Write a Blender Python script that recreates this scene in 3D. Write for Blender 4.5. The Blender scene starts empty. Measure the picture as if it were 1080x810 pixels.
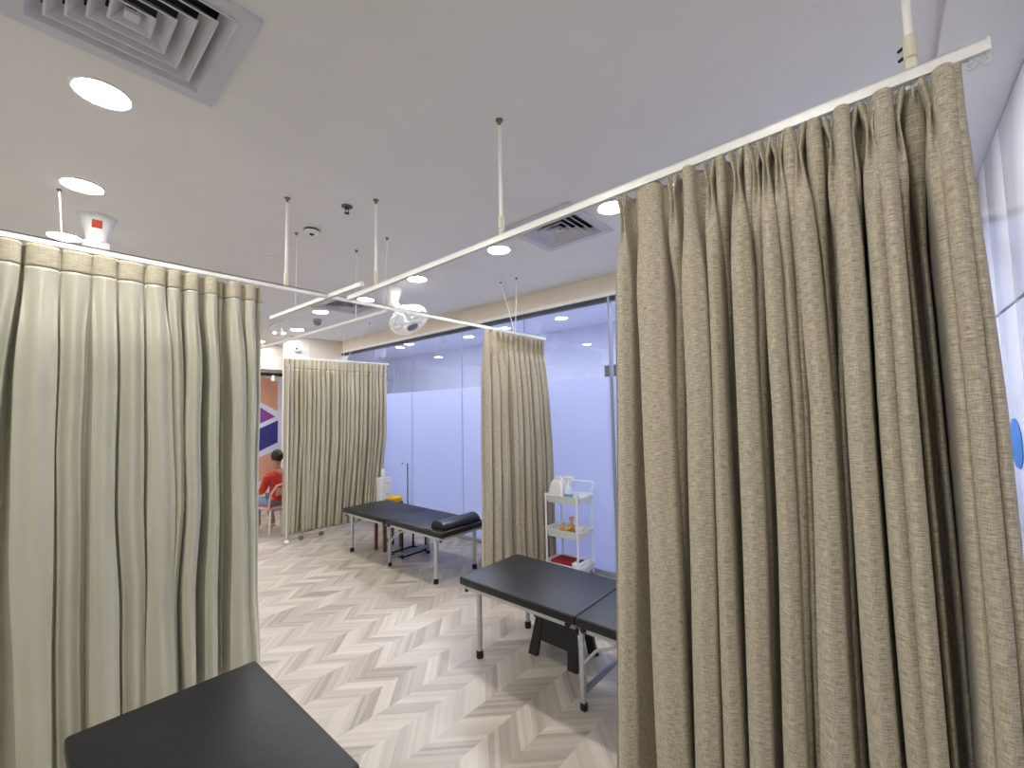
import bpy, bmesh, math, random
from mathutils import Vector, Matrix, noise
random.seed(7)
S = bpy.context.scene
COL = S.collection
PI = math.pi
TREE = {}

# ------------------------------------------------------------------ helpers
def V(*a): return Vector(a)

class MB:
    """collects shapes for ONE mesh object"""
    def __init__(self):
        self.bm = bmesh.new()
    def box(self, x0, x1, y0, y1, z0, z1, bevel=0.0, seg=2):
        m = Matrix.Translation(((x0+x1)/2, (y0+y1)/2, (z0+z1)/2)) @ Matrix.Diagonal((abs(x1-x0), abs(y1-y0), abs(z1-z0), 1))
        r = bmesh.ops.create_cube(self.bm, size=1.0, matrix=m)
        if bevel > 0:
            ed = list({e for v in r['verts'] for e in v.link_edges})
            bmesh.ops.bevel(self.bm, geom=ed, offset=bevel, segments=seg, affect='EDGES', profile=0.5)
        return self
    def obox(self, c, size, rot, bevel=0.0, seg=2):
        m = Matrix.Translation(c) @ rot.to_4x4() @ Matrix.Diagonal((size[0], size[1], size[2], 1))
        r = bmesh.ops.create_cube(self.bm, size=1.0, matrix=m)
        if bevel > 0:
            ed = list({e for v in r['verts'] for e in v.link_edges})
            bmesh.ops.bevel(self.bm, geom=ed, offset=bevel, segments=seg, affect='EDGES', profile=0.5)
        return self
    def tube(self, pts, r, n=10, closed=False, cap=True):
        pts = [Vector(p) for p in pts]
        k = len(pts)
        rr = r if isinstance(r, (list, tuple)) else [r]*k
        rings = []
        prev = None
        for i, p in enumerate(pts):
            a = pts[(i-1) % k] if (closed or i > 0) else p
            b = pts[(i+1) % k] if (closed or i < k-1) else p
            t = (b-a).normalized()
            if prev is None:
                u = t.orthogonal().normalized()
            else:
                u = (prev - t*prev.dot(t))
                u = u.normalized() if u.length > 1e-6 else t.orthogonal().normalized()
            prev = u
            w = t.cross(u)
            rings.append([self.bm.verts.new(p + (u*math.cos(2*PI*j/n) + w*math.sin(2*PI*j/n))*rr[i]) for j in range(n)])
        m = k if closed else k-1
        for i in range(m):
            A, B = rings[i], rings[(i+1) % k]
            for j in range(n):
                self.bm.faces.new((A[j], A[(j+1) % n], B[(j+1) % n], B[j]))
        if cap and not closed:
            self.bm.faces.new(rings[0][::-1]); self.bm.faces.new(rings[-1])
        return self
    def lathe(self, prof, c=(0, 0, 0), n=32, rot=None, cap=True):
        c = Vector(c)
        rings = []
        for (r, z) in prof:
            ring = []
            for j in range(n):
                p = Vector((r*math.cos(2*PI*j/n), r*math.sin(2*PI*j/n), z))
                if rot is not None: p = rot @ p
                ring.append(self.bm.verts.new(c+p))
            rings.append(ring)
        for A, B in zip(rings, rings[1:]):
            for j in range(n):
                self.bm.faces.new((A[j], A[(j+1) % n], B[(j+1) % n], B[j]))
        if cap:
            if prof[0][0] > 1e-6: self.bm.faces.new(rings[0][::-1])
            if prof[-1][0] > 1e-6: self.bm.faces.new(rings[-1])
        return self
    def prism(self, poly, ax, d0, d1):
        """poly: 2-D points; ax: extrusion axis 0/1/2"""
        def mk(p, d):
            q = list(p); q.insert(ax, d); return self.bm.verts.new(q)
        A = [mk(p, d0) for p in poly]; B = [mk(p, d1) for p in poly]
        n = len(poly)
        self.bm.faces.new(A[::-1]); self.bm.faces.new(B)
        for i in range(n):
            self.bm.faces.new((A[i], A[(i+1) % n], B[(i+1) % n], B[i]))
        return self
    def sphere(self, c, r, sx=1, sy=1, sz=1, seg=20):
        m = Matrix.Translation(c) @ Matrix.Diagonal((r*sx, r*sy, r*sz, 1))
        bmesh.ops.create_uvsphere(self.bm, u_segments=seg, v_segments=seg//2+2, radius=1, matrix=m)
        return self
    def build(self, name, mat, parent=None, smooth=True, auto=35):
        bm = self.bm
        bmesh.ops.remove_doubles(bm, verts=bm.verts, dist=1e-5)
        bmesh.ops.recalc_face_normals(bm, faces=bm.faces)
        me = bpy.data.meshes.new(name)
        bm.to_mesh(me); bm.free()
        o = bpy.data.objects.new(name, me)
        COL.objects.link(o)
        me.materials.append(mat)
        if smooth:
            me.polygons.foreach_set('use_smooth', [True]*len(me.polygons))
            me.set_sharp_from_angle(angle=math.radians(auto))
        if parent is not None:
            o.parent = parent
            TREE.setdefault(parent.name, []).append(o)
            if parent.type == 'EMPTY' and parent.parent is None:
                me.transform(Matrix.Translation(-parent.location)) if parent.get('_w') else None
        return o

def tag(o, label, cat, group=None, kind=None):
    o['label'] = label; o['category'] = cat
    if group: o['group'] = group
    if kind: o['kind'] = kind
    return o

def thing(name, label, cat, loc=(0, 0, 0), rz=0.0, group=None):
    o = bpy.data.objects.new(name, None)
    COL.objects.link(o)
    o.empty_display_size = 0.1
    o.location = loc; o.rotation_euler = (0, 0, rz)
    return tag(o, label, cat, group)

def struct(o):
    o['kind'] = 'structure'
    return o

def dup(root, loc, rz=None, label=None):
    def rec(o, parent):
        c = o.copy(); COL.objects.link(c)
        if parent is not None: c.parent = parent
        for ch in TREE.get(o.name, []):
            k = rec(ch, c); TREE.setdefault(c.name, []).append(k)
        return c
    r = rec(root, None)
    r.location = loc
    if rz is not None: r.rotation_euler = (0, 0, rz)
    if label: r['label'] = label
    return r

# ------------------------------------------------------------------ materials
def srgb(r, g, b):
    f = lambda c: ((c/255)/12.92 if c/255 <= .04045 else (((c/255)+.055)/1.055)**2.4)
    return (f(r), f(g), f(b), 1)

def mat(name, col, rough=0.5, metal=0.0, spec=0.5, noise_amt=0.0, noise_scale=8, bump=0.0, bump_scale=200, coat=0.0, sheen=0.0):
    m = bpy.data.materials.new(name); m.use_nodes = True
    nt = m.node_tree; b = nt.nodes['Principled BSDF']
    b.inputs['Base Color'].default_value = col
    b.inputs['Roughness'].default_value = rough
    b.inputs['Metallic'].default_value = metal
    b.inputs['Specular IOR Level'].default_value = spec
    b.inputs['Coat Weight'].default_value = coat
    b.inputs['Sheen Weight'].default_value = sheen
    tc = nt.nodes.new('ShaderNodeTexCoord')
    if noise_amt > 0:
        n = nt.nodes.new('ShaderNodeTexNoise'); n.inputs['Scale'].default_value = noise_scale; n.inputs['Detail'].default_value = 4
        nt.links.new(tc.outputs['Object'], n.inputs['Vector'])
        r = nt.nodes.new('ShaderNodeValToRGB')
        c0 = [max(0, c*(1-noise_amt)) for c in col[:3]]+[1]; c1 = [min(1, c*(1+noise_amt)) for c in col[:3]]+[1]
        r.color_ramp.elements[0].color = c0; r.color_ramp.elements[1].color = c1
        r.color_ramp.elements[0].position = .3; r.color_ramp.elements[1].position = .7
        nt.links.new(n.outputs['Fac'], r.inputs['Fac']); nt.links.new(r.outputs['Color'], b.inputs['Base Color'])
    if bump > 0:
        n2 = nt.nodes.new('ShaderNodeTexNoise'); n2.inputs['Scale'].default_value = bump_scale; n2.inputs['Detail'].default_value = 3
        nt.links.new(tc.outputs['Object'], n2.inputs['Vector'])
        bp = nt.nodes.new('ShaderNodeBump'); bp.inputs['Strength'].default_value = bump; bp.inputs['Distance'].default_value = .01
        nt.links.new(n2.outputs['Fac'], bp.inputs['Height']); nt.links.new(bp.outputs['Normal'], b.inputs['Normal'])
    return m

def emit(name, col, s):
    m = bpy.data.materials.new(name); m.use_nodes = True
    nt = m.node_tree; b = nt.nodes['Principled BSDF']
    b.inputs['Base Color'].default_value = (.9, .9, .9, 1)
    b.inputs['Emission Color'].default_value = col; b.inputs['Emission Strength'].default_value = s
    return m

def M_(nt, op, a, b=None, c=None):
    n = nt.nodes.new('ShaderNodeMath'); n.operation = op
    for i, x in enumerate((a, b, c)):
        if x is None: continue
        if isinstance(x, (int, float)): n.inputs[i].default_value = x
        else: nt.links.new(x, n.inputs[i])
    return n.outputs[0]

def floor_mat():
    m = bpy.data.materials.new('chevron_vinyl'); m.use_nodes = True
    nt = m.node_tree; b = nt.nodes['Principled BSDF']
    g = nt.nodes.new('ShaderNodeTexCoord')
    sx = nt.nodes.new('ShaderNodeSeparateXYZ'); nt.links.new(g.outputs['Object'], sx.inputs[0])
    X, Y = sx.outputs[0], sx.outputs[1]
    W = 0.19
    v = M_(nt, 'DIVIDE', M_(nt, 'ADD', Y, 20*W - 1.585), W)
    col = M_(nt, 'FLOOR', v); fr = M_(nt, 'SUBTRACT', v, col)
    odd = M_(nt, 'MODULO', col, 2.0)
    # even columns: plank runs along (+1,-1): X+Y constant ; odd: X-Y constant
    a = M_(nt, 'MULTIPLY', fr, W)
    bb = M_(nt, 'MULTIPLY', M_(nt, 'SUBTRACT', 1.0, fr), W)
    off = M_(nt, 'ADD', M_(nt, 'MULTIPLY', a, M_(nt, 'SUBTRACT', 1.0, odd)), M_(nt, 'MULTIPLY', bb, odd))
    t = M_(nt, 'ADD', X, off)
    # across-plank coordinate along the plank
    along = M_(nt, 'ADD', M_(nt, 'MULTIPLY', Y, 1.0), 0.0)
    w = M_(nt, 'ADD', M_(nt, 'MULTIPLY', t, 9.5), M_(nt, 'MULTIPLY', col, 37.3))
    vor = nt.nodes.new('ShaderNodeTexVoronoi'); vor.voronoi_dimensions = '1D'
    vor.inputs['Scale'].default_value = 1.0
    nt.links.new(w, vor.inputs['W'])
    sc = nt.nodes.new('ShaderNodeSeparateColor'); nt.links.new(vor.outputs['Color'], sc.inputs[0])
    w2 = M_(nt, 'ADD', M_(nt, 'MULTIPLY', t, 34.0), M_(nt, 'MULTIPLY', col, 11.7))
    vor2 = nt.nodes.new('ShaderNodeTexVoronoi'); vor2.voronoi_dimensions = '1D'
    vor2.inputs['Scale'].default_value = 1.0
    nt.links.new(w2, vor2.inputs['W'])
    sc2 = nt.nodes.new('ShaderNodeSeparateColor'); nt.links.new(vor2.outputs['Color'], sc2.inputs[0])
    # fine grain along the plank
    cv = nt.nodes.new('ShaderNodeCombineXYZ')
    nt.links.new(M_(nt, 'MULTIPLY', t, 160.0), cv.inputs[0]); nt.links.new(M_(nt, 'MULTIPLY', along, 9.0), cv.inputs[1]); nt.links.new(col, cv.inputs[2])
    gr = nt.nodes.new('ShaderNodeTexNoise'); gr.inputs['Scale'].default_value = 1.0; gr.inputs['Detail'].default_value = 3
    nt.links.new(cv.outputs[0], gr.inputs['Vector'])
    f = M_(nt, 'ADD', M_(nt, 'MULTIPLY', sc.outputs[0], .55), M_(nt, 'MULTIPLY', sc2.outputs[0], .25))
    f = M_(nt, 'ADD', f, M_(nt, 'MULTIPLY', gr.outputs['Fac'], .42))
    r = nt.nodes.new('ShaderNodeValToRGB')
    e = r.color_ramp.elements
    e[0].position = .12; e[0].color = srgb(138, 129, 117)
    e[1].position = 1.0; e[1].color = srgb(202, 194, 181)
    k = e.new(.45); k.color = srgb(174, 165, 153)
    nt.links.new(f, r.inputs['Fac'])
    nt.links.new(r.outputs['Color'], b.inputs['Base Color'])
    b.inputs['Roughness'].default_value = .38
    b.inputs['Specular IOR Level'].default_value = .4
    bp = nt.nodes.new('ShaderNodeBump'); bp.inputs['Strength'].default_value = .08; bp.inputs['Distance'].default_value = .002
    nt.links.new(gr.outputs['Fac'], bp.inputs['Height']); nt.links.new(bp.outputs['Normal'], b.inputs['Normal'])
    return m

def linen(name, c_dark, c_light, rough=.85, weave=1.0, amt=1.0):
    m = bpy.data.materials.new(name); m.use_nodes = True
    nt = m.node_tree; b = nt.nodes['Principled BSDF']
    uv = nt.nodes.new('ShaderNodeUVMap'); uv.uv_map = 'UVMap'
    def thread(su, sv):
        mp = nt.nodes.new('ShaderNodeMapping'); mp.inputs['Scale'].default_value = (su, sv, 1)
        nt.links.new(uv.outputs[0], mp.inputs[0])
        n = nt.nodes.new('ShaderNodeTexNoise'); n.inputs['Scale'].default_value = 1; n.inputs['Detail'].default_value = 2
        nt.links.new(mp.outputs[0], n.inputs['Vector'])
        return n.outputs['Fac']
    h = thread(42*weave, 430*weave); v = thread(430*weave, 45*weave)
    f = M_(nt, 'ADD', M_(nt, 'MULTIPLY', h, .66), M_(nt, 'MULTIPLY', v, .34))
    r = nt.nodes.new('ShaderNodeValToRGB')
    r.color_ramp.elements[0].position = .5-.13/amt; r.color_ramp.elements[0].color = c_dark
    r.color_ramp.elements[1].position = .5+.13/amt; r.color_ramp.elements[1].color = c_light
    nt.links.new(f, r.inputs['Fac']); nt.links.new(r.outputs['Color'], b.inputs['Base Color'])
    b.inputs['Roughness'].default_value = rough
    b.inputs['Specular IOR Level'].default_value = .25
    b.inputs['Sheen Weight'].default_value = .15
    bp = nt.nodes.new('ShaderNodeBump'); bp.inputs['Strength'].default_value = .35; bp.inputs['Distance'].default_value = .0015
    nt.links.new(f, bp.inputs['Height']); nt.links.new(bp.outputs['Normal'], b.inputs['Normal'])
    return m

def satin(name, c):
    m = bpy.data.materials.new(name); m.use_nodes = True
    nt = m.node_tree; b = nt.nodes['Principled BSDF']
    uv = nt.nodes.new('ShaderNodeUVMap'); uv.uv_map = 'UVMap'
    mp = nt.nodes.new('ShaderNodeMapping'); mp.inputs['Scale'].default_value = (500, 20, 1)
    nt.links.new(uv.outputs[0], mp.inputs[0])
    n = nt.nodes.new('ShaderNodeTexNoise'); n.inputs['Scale'].default_value = 1
    nt.links.new(mp.outputs[0], n.inputs['Vector'])
    r = nt.nodes.new('ShaderNodeValToRGB')
    r.color_ramp.elements[0].color = [x*.92 for x in c[:3]]+[1]; r.color_ramp.elements[1].color = [min(1, x*1.06) for x in c[:3]]+[1]
    nt.links.new(n.outputs['Fac'], r.inputs['Fac']); nt.links.new(r.outputs['Color'], b.inputs['Base Color'])
    b.inputs['Roughness'].default_value = .33
    b.inputs['Specular IOR Level'].default_value = .8
    b.inputs['Sheen Weight'].default_value = .2
    return m

def glass_mat():
    m = bpy.data.materials.new('clear_glass'); m.use_nodes = True
    nt = m.node_tree; nt.nodes.clear()
    o = nt.nodes.new('ShaderNodeOutputMaterial'); mx = nt.nodes.new('ShaderNodeMixShader')
    t = nt.nodes.new('ShaderNodeBsdfTransparent'); t.inputs[0].default_value = (.86, .89, .95, 1)
    g = nt.nodes.new('ShaderNodeBsdfGlossy'); g.inputs['Roughness'].default_value = .01
    lw = nt.nodes.new('ShaderNodeLayerWeight'); lw.inputs['Blend'].default_value = .5
    fr = M_(nt, 'ADD', M_(nt, 'MULTIPLY', M_(nt, 'POWER', lw.outputs['Facing'], 4.0), .55), .07)
    nt.links.new(fr, mx.inputs[0]); nt.links.new(t.outputs[0], mx.inputs[1]); nt.links.new(g.outputs[0], mx.inputs[2])
    nt.links.new(mx.outputs[0], o.inputs[0])
    return m

def film_mat():
    m = bpy.data.materials.new('frosted_film'); m.use_nodes = True
    nt = m.node_tree; nt.nodes.clear()
    o = nt.nodes.new('ShaderNodeOutputMaterial')
    tr = nt.nodes.new('ShaderNodeBsdfTranslucent'); tr.inputs[0].default_value = (.74, .77, .92, 1)
    df = nt.nodes.new('ShaderNodeBsdfDiffuse'); df.inputs[0].default_value = (.57, .60, .70, 1)
    mx = nt.nodes.new('ShaderNodeMixShader'); mx.inputs[0].default_value = .3
    nt.links.new(tr.outputs[0], mx.inputs[1]); nt.links.new(df.outputs[0], mx.inputs[2])
    nt.links.new(mx.outputs[0], o.inputs[0])
    return m

WHITE = mat('ceiling_paint', srgb(232, 230, 227), .9, noise_amt=.015, noise_scale=3)
CREAM = mat('warm_wall_paint', srgb(236, 226, 210), .85, noise_amt=.02, noise_scale=4)
WALLP = mat('wall_paint', srgb(226, 223, 216), .85, noise_amt=.02, noise_scale=4)
FLOOR = floor_mat()
ALU = mat('white_aluminium', srgb(244, 244, 241), .36, .05, .5, noise_amt=.03, noise_scale=30)
ROD = mat('white_rod', srgb(250, 248, 242), .35, spec=.6, noise_amt=.01)
IVORY = mat('ivory_plastic', srgb(226, 220, 196), .4, noise_amt=.03, noise_scale=40)
WPLAST = mat('white_plastic', srgb(235, 236, 236), .35, noise_amt=.02, noise_scale=20)
WMETAL = mat('white_coated_steel', srgb(236, 238, 238), .3, noise_amt=.02, noise_scale=20)
GREYPLATE = mat('diffuser_grey_white', srgb(205, 205, 212), .55, noise_amt=.02, noise_scale=12)
DUCT = mat('duct_dark', srgb(34, 34, 40), .8, noise_amt=.1)
VINYL = mat('black_vinyl', srgb(25, 26, 31), .44, spec=.4, noise_amt=.18, noise_scale=5, bump=.12, bump_scale=18)
VINYLP = mat('black_vinyl_pillow', srgb(26, 27, 33), .33, spec=.5, noise_amt=.15, noise_scale=9, bump=.1, bump_scale=30)
SILVER = mat('silver_tube', srgb(190, 192, 196), .35, .35, .5, noise_amt=.05, noise_scale=30)
RUBBER = mat('black_rubber', srgb(22, 22, 23), .7, noise_amt=.1, noise_scale=40)
BLACKP = mat('black_plastic', srgb(28, 28, 32), .5, noise_amt=.1, noise_scale=25)
BLACKM = mat('black_steel', srgb(20, 21, 24), .45, .2, noise_amt=.1, noise_scale=30)
WOOD = mat('brown_wood', srgb(116, 70, 42), .5, noise_amt=.25, noise_scale=14)
GLOSSW = mat('glossy_white_laminate', srgb(232, 234, 242), .17, spec=.3, noise_amt=.01, noise_scale=2)
GAP = mat('door_gap_grey', srgb(130, 132, 140), .6, noise_amt=.03)
BLUE = mat('blue_sticker', srgb(30, 130, 215), .35, noise_amt=.05)
LINEN = linen('linen_front', srgb(146, 137, 117), srgb(208, 200, 180))
LINEN2 = linen('linen_front_far', srgb(150, 141, 122), srgb(198, 189, 168), weave=.8)
SATIN = satin('satin_lining', srgb(192, 190, 171))
SATIN2 = satin('satin_lining_far', srgb(176, 170, 146))
HEAD = linen('header_tape', srgb(168, 160, 136), srgb(205, 199, 177), rough=.6, weave=.45, amt=.7)
CLEAR = mat('clear_glider', srgb(205, 210, 214), .15, .1, noise_amt=.02)
GLASS = glass_mat(); FILM = film_mat()
LAMP = emit('lamp_diffuser', (1.0, .965, .92, 1), 86.0)
LAMPB = emit('mall_lamp', (.97, .975, 1.0, 1), 25.0)
RIM = mat('lamp_rim', srgb(240, 240, 238), .4, noise_amt=.01)
HOLE = mat('smoke_black', srgb(18, 18, 18), .6, noise_amt=.1)
RED = mat('red_cloth', srgb(150, 20, 26), .85, noise_amt=.2, noise_scale=20, bump=.3, bump_scale=60)

# ------------------------------------------------------------------ setting
HC = 2.96          # ceiling
XL, XG = -2.6, 3.84  # left edge, no wall so world light brightens the room / glass wall
YB, YF = -0.49, 9.0  # cabinet wall / mural wall
struct(MB().box(XL, XG+.02, YB-.6, YF, -.1, 0).build('floor', FLOOR, smooth=False))
struct(MB().box(XL, XG+.10, YB-.6, YF, HC, HC+.1).build('ceiling', WHITE, smooth=False))
# slightly dropped strip of ceiling in front of the cabinets
m = MB(); m.box(XL, XG+.02, YB-.6, -.235, HC-.032, HC-.0005); struct(m.build('trim_soffit', WHITE, smooth=False))
struct(MB().box(XL, XG, YB-.7, YB-.6, 0, HC).build('wall_near', WALLP, smooth=False))
# far wall: return wall beside the glass, opening to the reception, mural wall behind it
struct(MB().box(3.25, XG-.02, 7.40, 7.52, 0, HC).build('wall_return', CREAM, smooth=False))
struct(MB().box(XL, XG, YF, YF+.1, 0, HC).build('wall_far', WALLP, smooth=False))
struct(MB().box(XG-.02, XG+.1, 7.40, YF, 0, HC).build('wall_right', CREAM, smooth=False))
# bulkhead over the glass
struct(MB().box(XG-.02, XG+.1, YB-.6, 7.40, 2.785, HC).build('wall_bulkhead', CREAM, smooth=False))
struct(MB().box(2.93, 3.25, 7.40, 7.70, 0, HC, .004).build('wall_pillar', mat('pillar_white', srgb(240, 238, 232), .7, noise_amt=.01), smooth=False))
# beam over the reception opening, with black track bar
struct(MB().box(-1.0, 3.5, 8.55, 8.98, 2.50, HC).build('trim_beam', WHITE, smooth=False))

# glass partition
w = struct(MB().box(XG-.03, XG+.03, -.49, 7.40, 2.745, 2.785, .003).build('window_1', ALU, smooth=False))
MB().box(XG-.012, XG+.06, -.49, 7.40, 2.705, 2.745).build('head_channel', mat('channel_dark', srgb(58, 62, 74), .5, noise_amt=.05), w, smooth=False)
MB().box(XG-.025, XG+.025, -.49, 7.40, 0, .045, .003).build('bottom_rail', mat('grey_alu', srgb(170, 176, 192), .35, .4, noise_amt=.04), w, smooth=False)
ys = [-.47, 2.02, 3.12, 4.19, 5.285, 6.35, 7.385]
for a, b in zip(ys, ys[1:]):
    MB().box(XG-.005, XG+.005, a+.004, b-.004, .045, 2.705).build('pane', GLASS, w, smooth=False)
    MB().box(XG-.0068, XG-.0056, a+.005, b-.005, .045, 1.942).build('frosted_film', FILM, w, smooth=False)
EDGE = mat('glass_edge', srgb(148, 158, 196), .25, noise_amt=.05)
for y in ys[1:-1]:
    MB().box(XG-.007, XG+.007, y-.0025, y+.0025, .045, 2.705).build('seam', EDGE, w, smooth=False)
MB().box(XG-.028, XG+.02, 2.00, 2.024, .045, 2.745, .003).build('jamb', mat('jamb_grey', srgb(150, 156, 175), .4, .3, noise_amt=.04), w, smooth=False)
# glass door pull bar
dr = thing('pull_bar', 'slim dark vertical pull bar on the frosted glass door behind the far bed', 'pull bar', (XG-.05, 5.345, .2))
MB().tube([(0, 0, .02), (0, 0, .69)], .009).build('bar', mat('steel_dark', srgb(92, 98, 122), .35, .5, noise_amt=.05), dr)
for z in (.08, .62): MB().tube([(0, 0, z), (.045, 0, z)], .006).build('standoff', SILVER, dr)
lk = thing('door_lock', 'tiny round lock on the frosted glass beside the pull bar', 'lock', (XG-.006, 5.53, .872))
MB().lathe([(.0, -.02), (.018, -.02), (.018, 0), (0, 0)], n=16, rot=Matrix.Rotation(PI/2, 3, 'Y')).build('lock_body', SILVER, lk)

# mall corridor outside the glass
MALLW = mat('mall_wall', srgb(204, 206, 224), .8, noise_amt=.03, noise_scale=2)
MALLC = mat('mall_ceiling', srgb(206, 208, 226), .85, noise_amt=.02, noise_scale=2)
struct(MB().box(XG+.1, 9.6, -3.5, 13, -.1, 0).build('floor_mall', mat('mall_floor', srgb(205, 205, 212), .3, noise_amt=.05, noise_scale=3), smooth=False))
struct(MB().box(XG+.1, 9.6, -3.5, 13, 3.3, 3.4).build('ceiling_mall', MALLC, smooth=False))
struct(MB().box(7.4, 7.5, -3.5, 13, 0, 3.4).build('wall_mall', MALLW, smooth=False))
struct(MB().box(XG+.1, 9.7, 13, 13.1, 0, 3.4).build('wall_mall_far', MALLW, smooth=False))
struct(MB().box(XG+.1, 9.7, -3.6, -3.5, 0, 3.4).build('wall_mall_near', MALLW, smooth=False))
struct(MB().box(XG+.1, XG+.14, -3.5, 13, 2.80, 3.4).build('trim_fascia', MALLW, smooth=False))
for i, y in enumerate((-1.2, 1.2, 3.6, 6.0, 8.4)):  # unseen panels, added to light the frosted film from behind
    p = thing('ceiling_light', 'long cool white light panel added unseen in the mall corridor ceiling outside the glass', 'ceiling light', (4.85, y, 3.27), group='mall corridor light panels')
    MB().box(-.3, .3, -.6, .6, 0, .03, .004).build('light_frame', RIM, p)
    MB().box(-.28, .28, -.58, .58, -.006, 0).build('diffuser', LAMPB, p, smooth=False)
# dark sign and pale lit strip beyond the glass
sg = thing('standing_sign', 'dark standing sign outside the glass, just left of the big curtain edge', 'sign', (5.0, 2.62, 0))
MB().box(-.03, .03, -.09, .09, .03, 2.19, .004).build('sign_board', mat('sign_black', srgb(24, 20, 26), .5, noise_amt=.1), sg)
MB().box(-.16, .16, -.14, .14, 0, .03, .006).build('base', BLACKM, sg)

# storage cabinets along the wall behind the photographer
x0 = .75
k = 0
cab_lab = ['glossy white storage cabinet nearest the camera along the right wall', 'glossy white storage cabinet in the middle of the right wall',
           'glossy white storage cabinet with a blue disc at the right edge', 'glossy white storage cabinet at the corner by the glass']
for x in (.72, 1.865, 3.01):
    wd = min(1.145, XG-.03-x) - .004
    c = thing('cabinet', cab_lab[k], 'cabinet', (x, YB, 0)); k += 1
    MB().box(0, wd, -.55, -.022, .08, HC-.036).build('carcass', GAP, c, smooth=False)
    MB().box(0, wd, -.5, -.06, 0, .08).build('plinth', mat('plinth', srgb(190, 192, 198), .4, noise_amt=.03), c, smooth=False)
    h = wd/2
    for i in range(2):
        d = MB().box(i*h+.002, (i+1)*h-.002, -.02, 0, .085, 2.062, .0015).build('lower_door', GLOSSW, c)
        MB().box(i*h+.002, (i+1)*h-.002, -.02, 0, 2.078, HC-.038, .0015).build('upper_door', GLOSSW, c)
        if k == 3 and i == 0:
            MB().lathe([(0, 0), (.125, 0), (.125, .003), (0, .003)], c=(.25, .001, 1.40), n=40, rot=Matrix.Rotation(-PI/2, 3, 'X')).build('disc_decal', BLUE, c)

# mural on the far wall
mu = struct(MB().box(.4, 3.62, YF-.012, YF-.001, .35, 2.46).build('trim_mural', mat('mural_white', srgb(214, 220, 250), .6, noise_amt=.02), smooth=False))
SAL = mat('mural_salmon', srgb(214, 160, 140), .6, noise_amt=.03); PUR = mat('mural_purple', srgb(126, 62, 150), .6, noise_amt=.03)
NAV = mat('mural_navy', srgb(52, 52, 140), .6, noise_amt=.03); TAN = mat('mural_tan', srgb(196, 172, 120), .6, noise_amt=.03)
def mural(poly, m_, nm): MB().prism(poly, 1, YF-.016, YF-.0121).build(nm, m_, mu, smooth=False)
for i in range(3):
    o = -.92*i
    mural([(3.34+o, 2.30), (3.34+o, 1.73), (2.95+o, 1.95), (2.55+o, 1.74), (2.55+o, 2.30), (2.95+o, 2.44)], (SAL, TAN, SAL)[i], 'hexagon')
    mural([(3.30+o, 1.62), (2.95+o, 1.86), (2.60+o, 1.66), (2.95+o, 1.46)], (PUR, NAV, PUR)[i], 'diamond')
    mural([(3.35+o, 1.55), (3.35+o, 1.12), (2.98+o, .95), (2.98+o, 1.38)], (NAV, PUR, NAV)[i], 'cube_face')
    mural([(3.4+o, 1.0), (3.4+o, .5), (3.0+o, .4), (3.0+o, .85)], (SAL, NAV, SAL)[i], 'cube_face')
tb = thing('light_track', 'black light track bar above the mural seen between the curtains', 'light track', (0, 8.50, 2.40))
MB().box(1.2, 3.3, -.03, .03, -.03, .03, .004).build('track', BLACKM, tb)
for x in (1.5, 2.7): MB().tube([(x, 0, .03), (x, 0, .56)], .006).build('drop_rod', BLACKM, tb)
for x in (2.2, 3.07):
    MB().lathe([(0, -.05), (.035, -.05), (.04, .05), (0, .05)], c=(x, 0, -.07), n=20).build('spot_head', WPLAST, tb)

# ------------------------------------------------------------------ ceiling fittings
def downlight(x, y, label, r=.088, group=None):
    p = thing('downlight', label, 'downlight', (x, y, HC), group=group)
    MB().lathe([(r+.013, 0), (r+.013, -.004), (r+.004, -.008), (r, -.006), (r, 0)], n=40, cap=False).build('trim_ring', RIM, p)
    MB().lathe([(0, -.005), (r, -.005), (r, -.002), (0, -.002)], n=40).build('diffuser', LAMP, p)
    return p
downlight(.18, 2.376, 'round lit downlight just below the big air diffuser, largest at upper left')
downlight(.195, 3.419, 'round lit downlight above the left ceiling fan')
downlight(.175, 4.472, 'round lit downlight touching the left curtain rail beside the fan')
downlight(2.55, 1.295, 'lit downlight at the top left corner of the big right curtain')
downlight(2.573, 2.343, 'lit downlight under the long rail at the foot of a hanger rod')
downlight(2.57, 3.451, 'lit downlight just under the long rail between hanger rod and right fan')
downlight(2.62, 4.502, 'lit downlight half behind the right ceiling fan at the rail crossing')
downlight(2.523, 5.442, 'lit downlight under the distant dark air diffuser')
downlight(2.80, 6.81, 'lit downlight at far end beside the pale pillar')
downlight(2.70, 7.25, 'farthest lit downlight beside the edge of the left curtain')
HID = 'round recessed downlight added to light the room, outside the photograph or hidden by curtains'  # unseen downlights, added for the light they give
for x, y in ((.18, 1.30), (.18, .25), (2.57, .22), (.18, 5.5), (.18, 6.6), (-1.6, 1.3), (-1.6, 3.4), (-1.6, 5.5), (1.2, 7.9), (2.75, 8.3)):
    downlight(x, y, HID, group='downlights outside the photograph')

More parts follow.
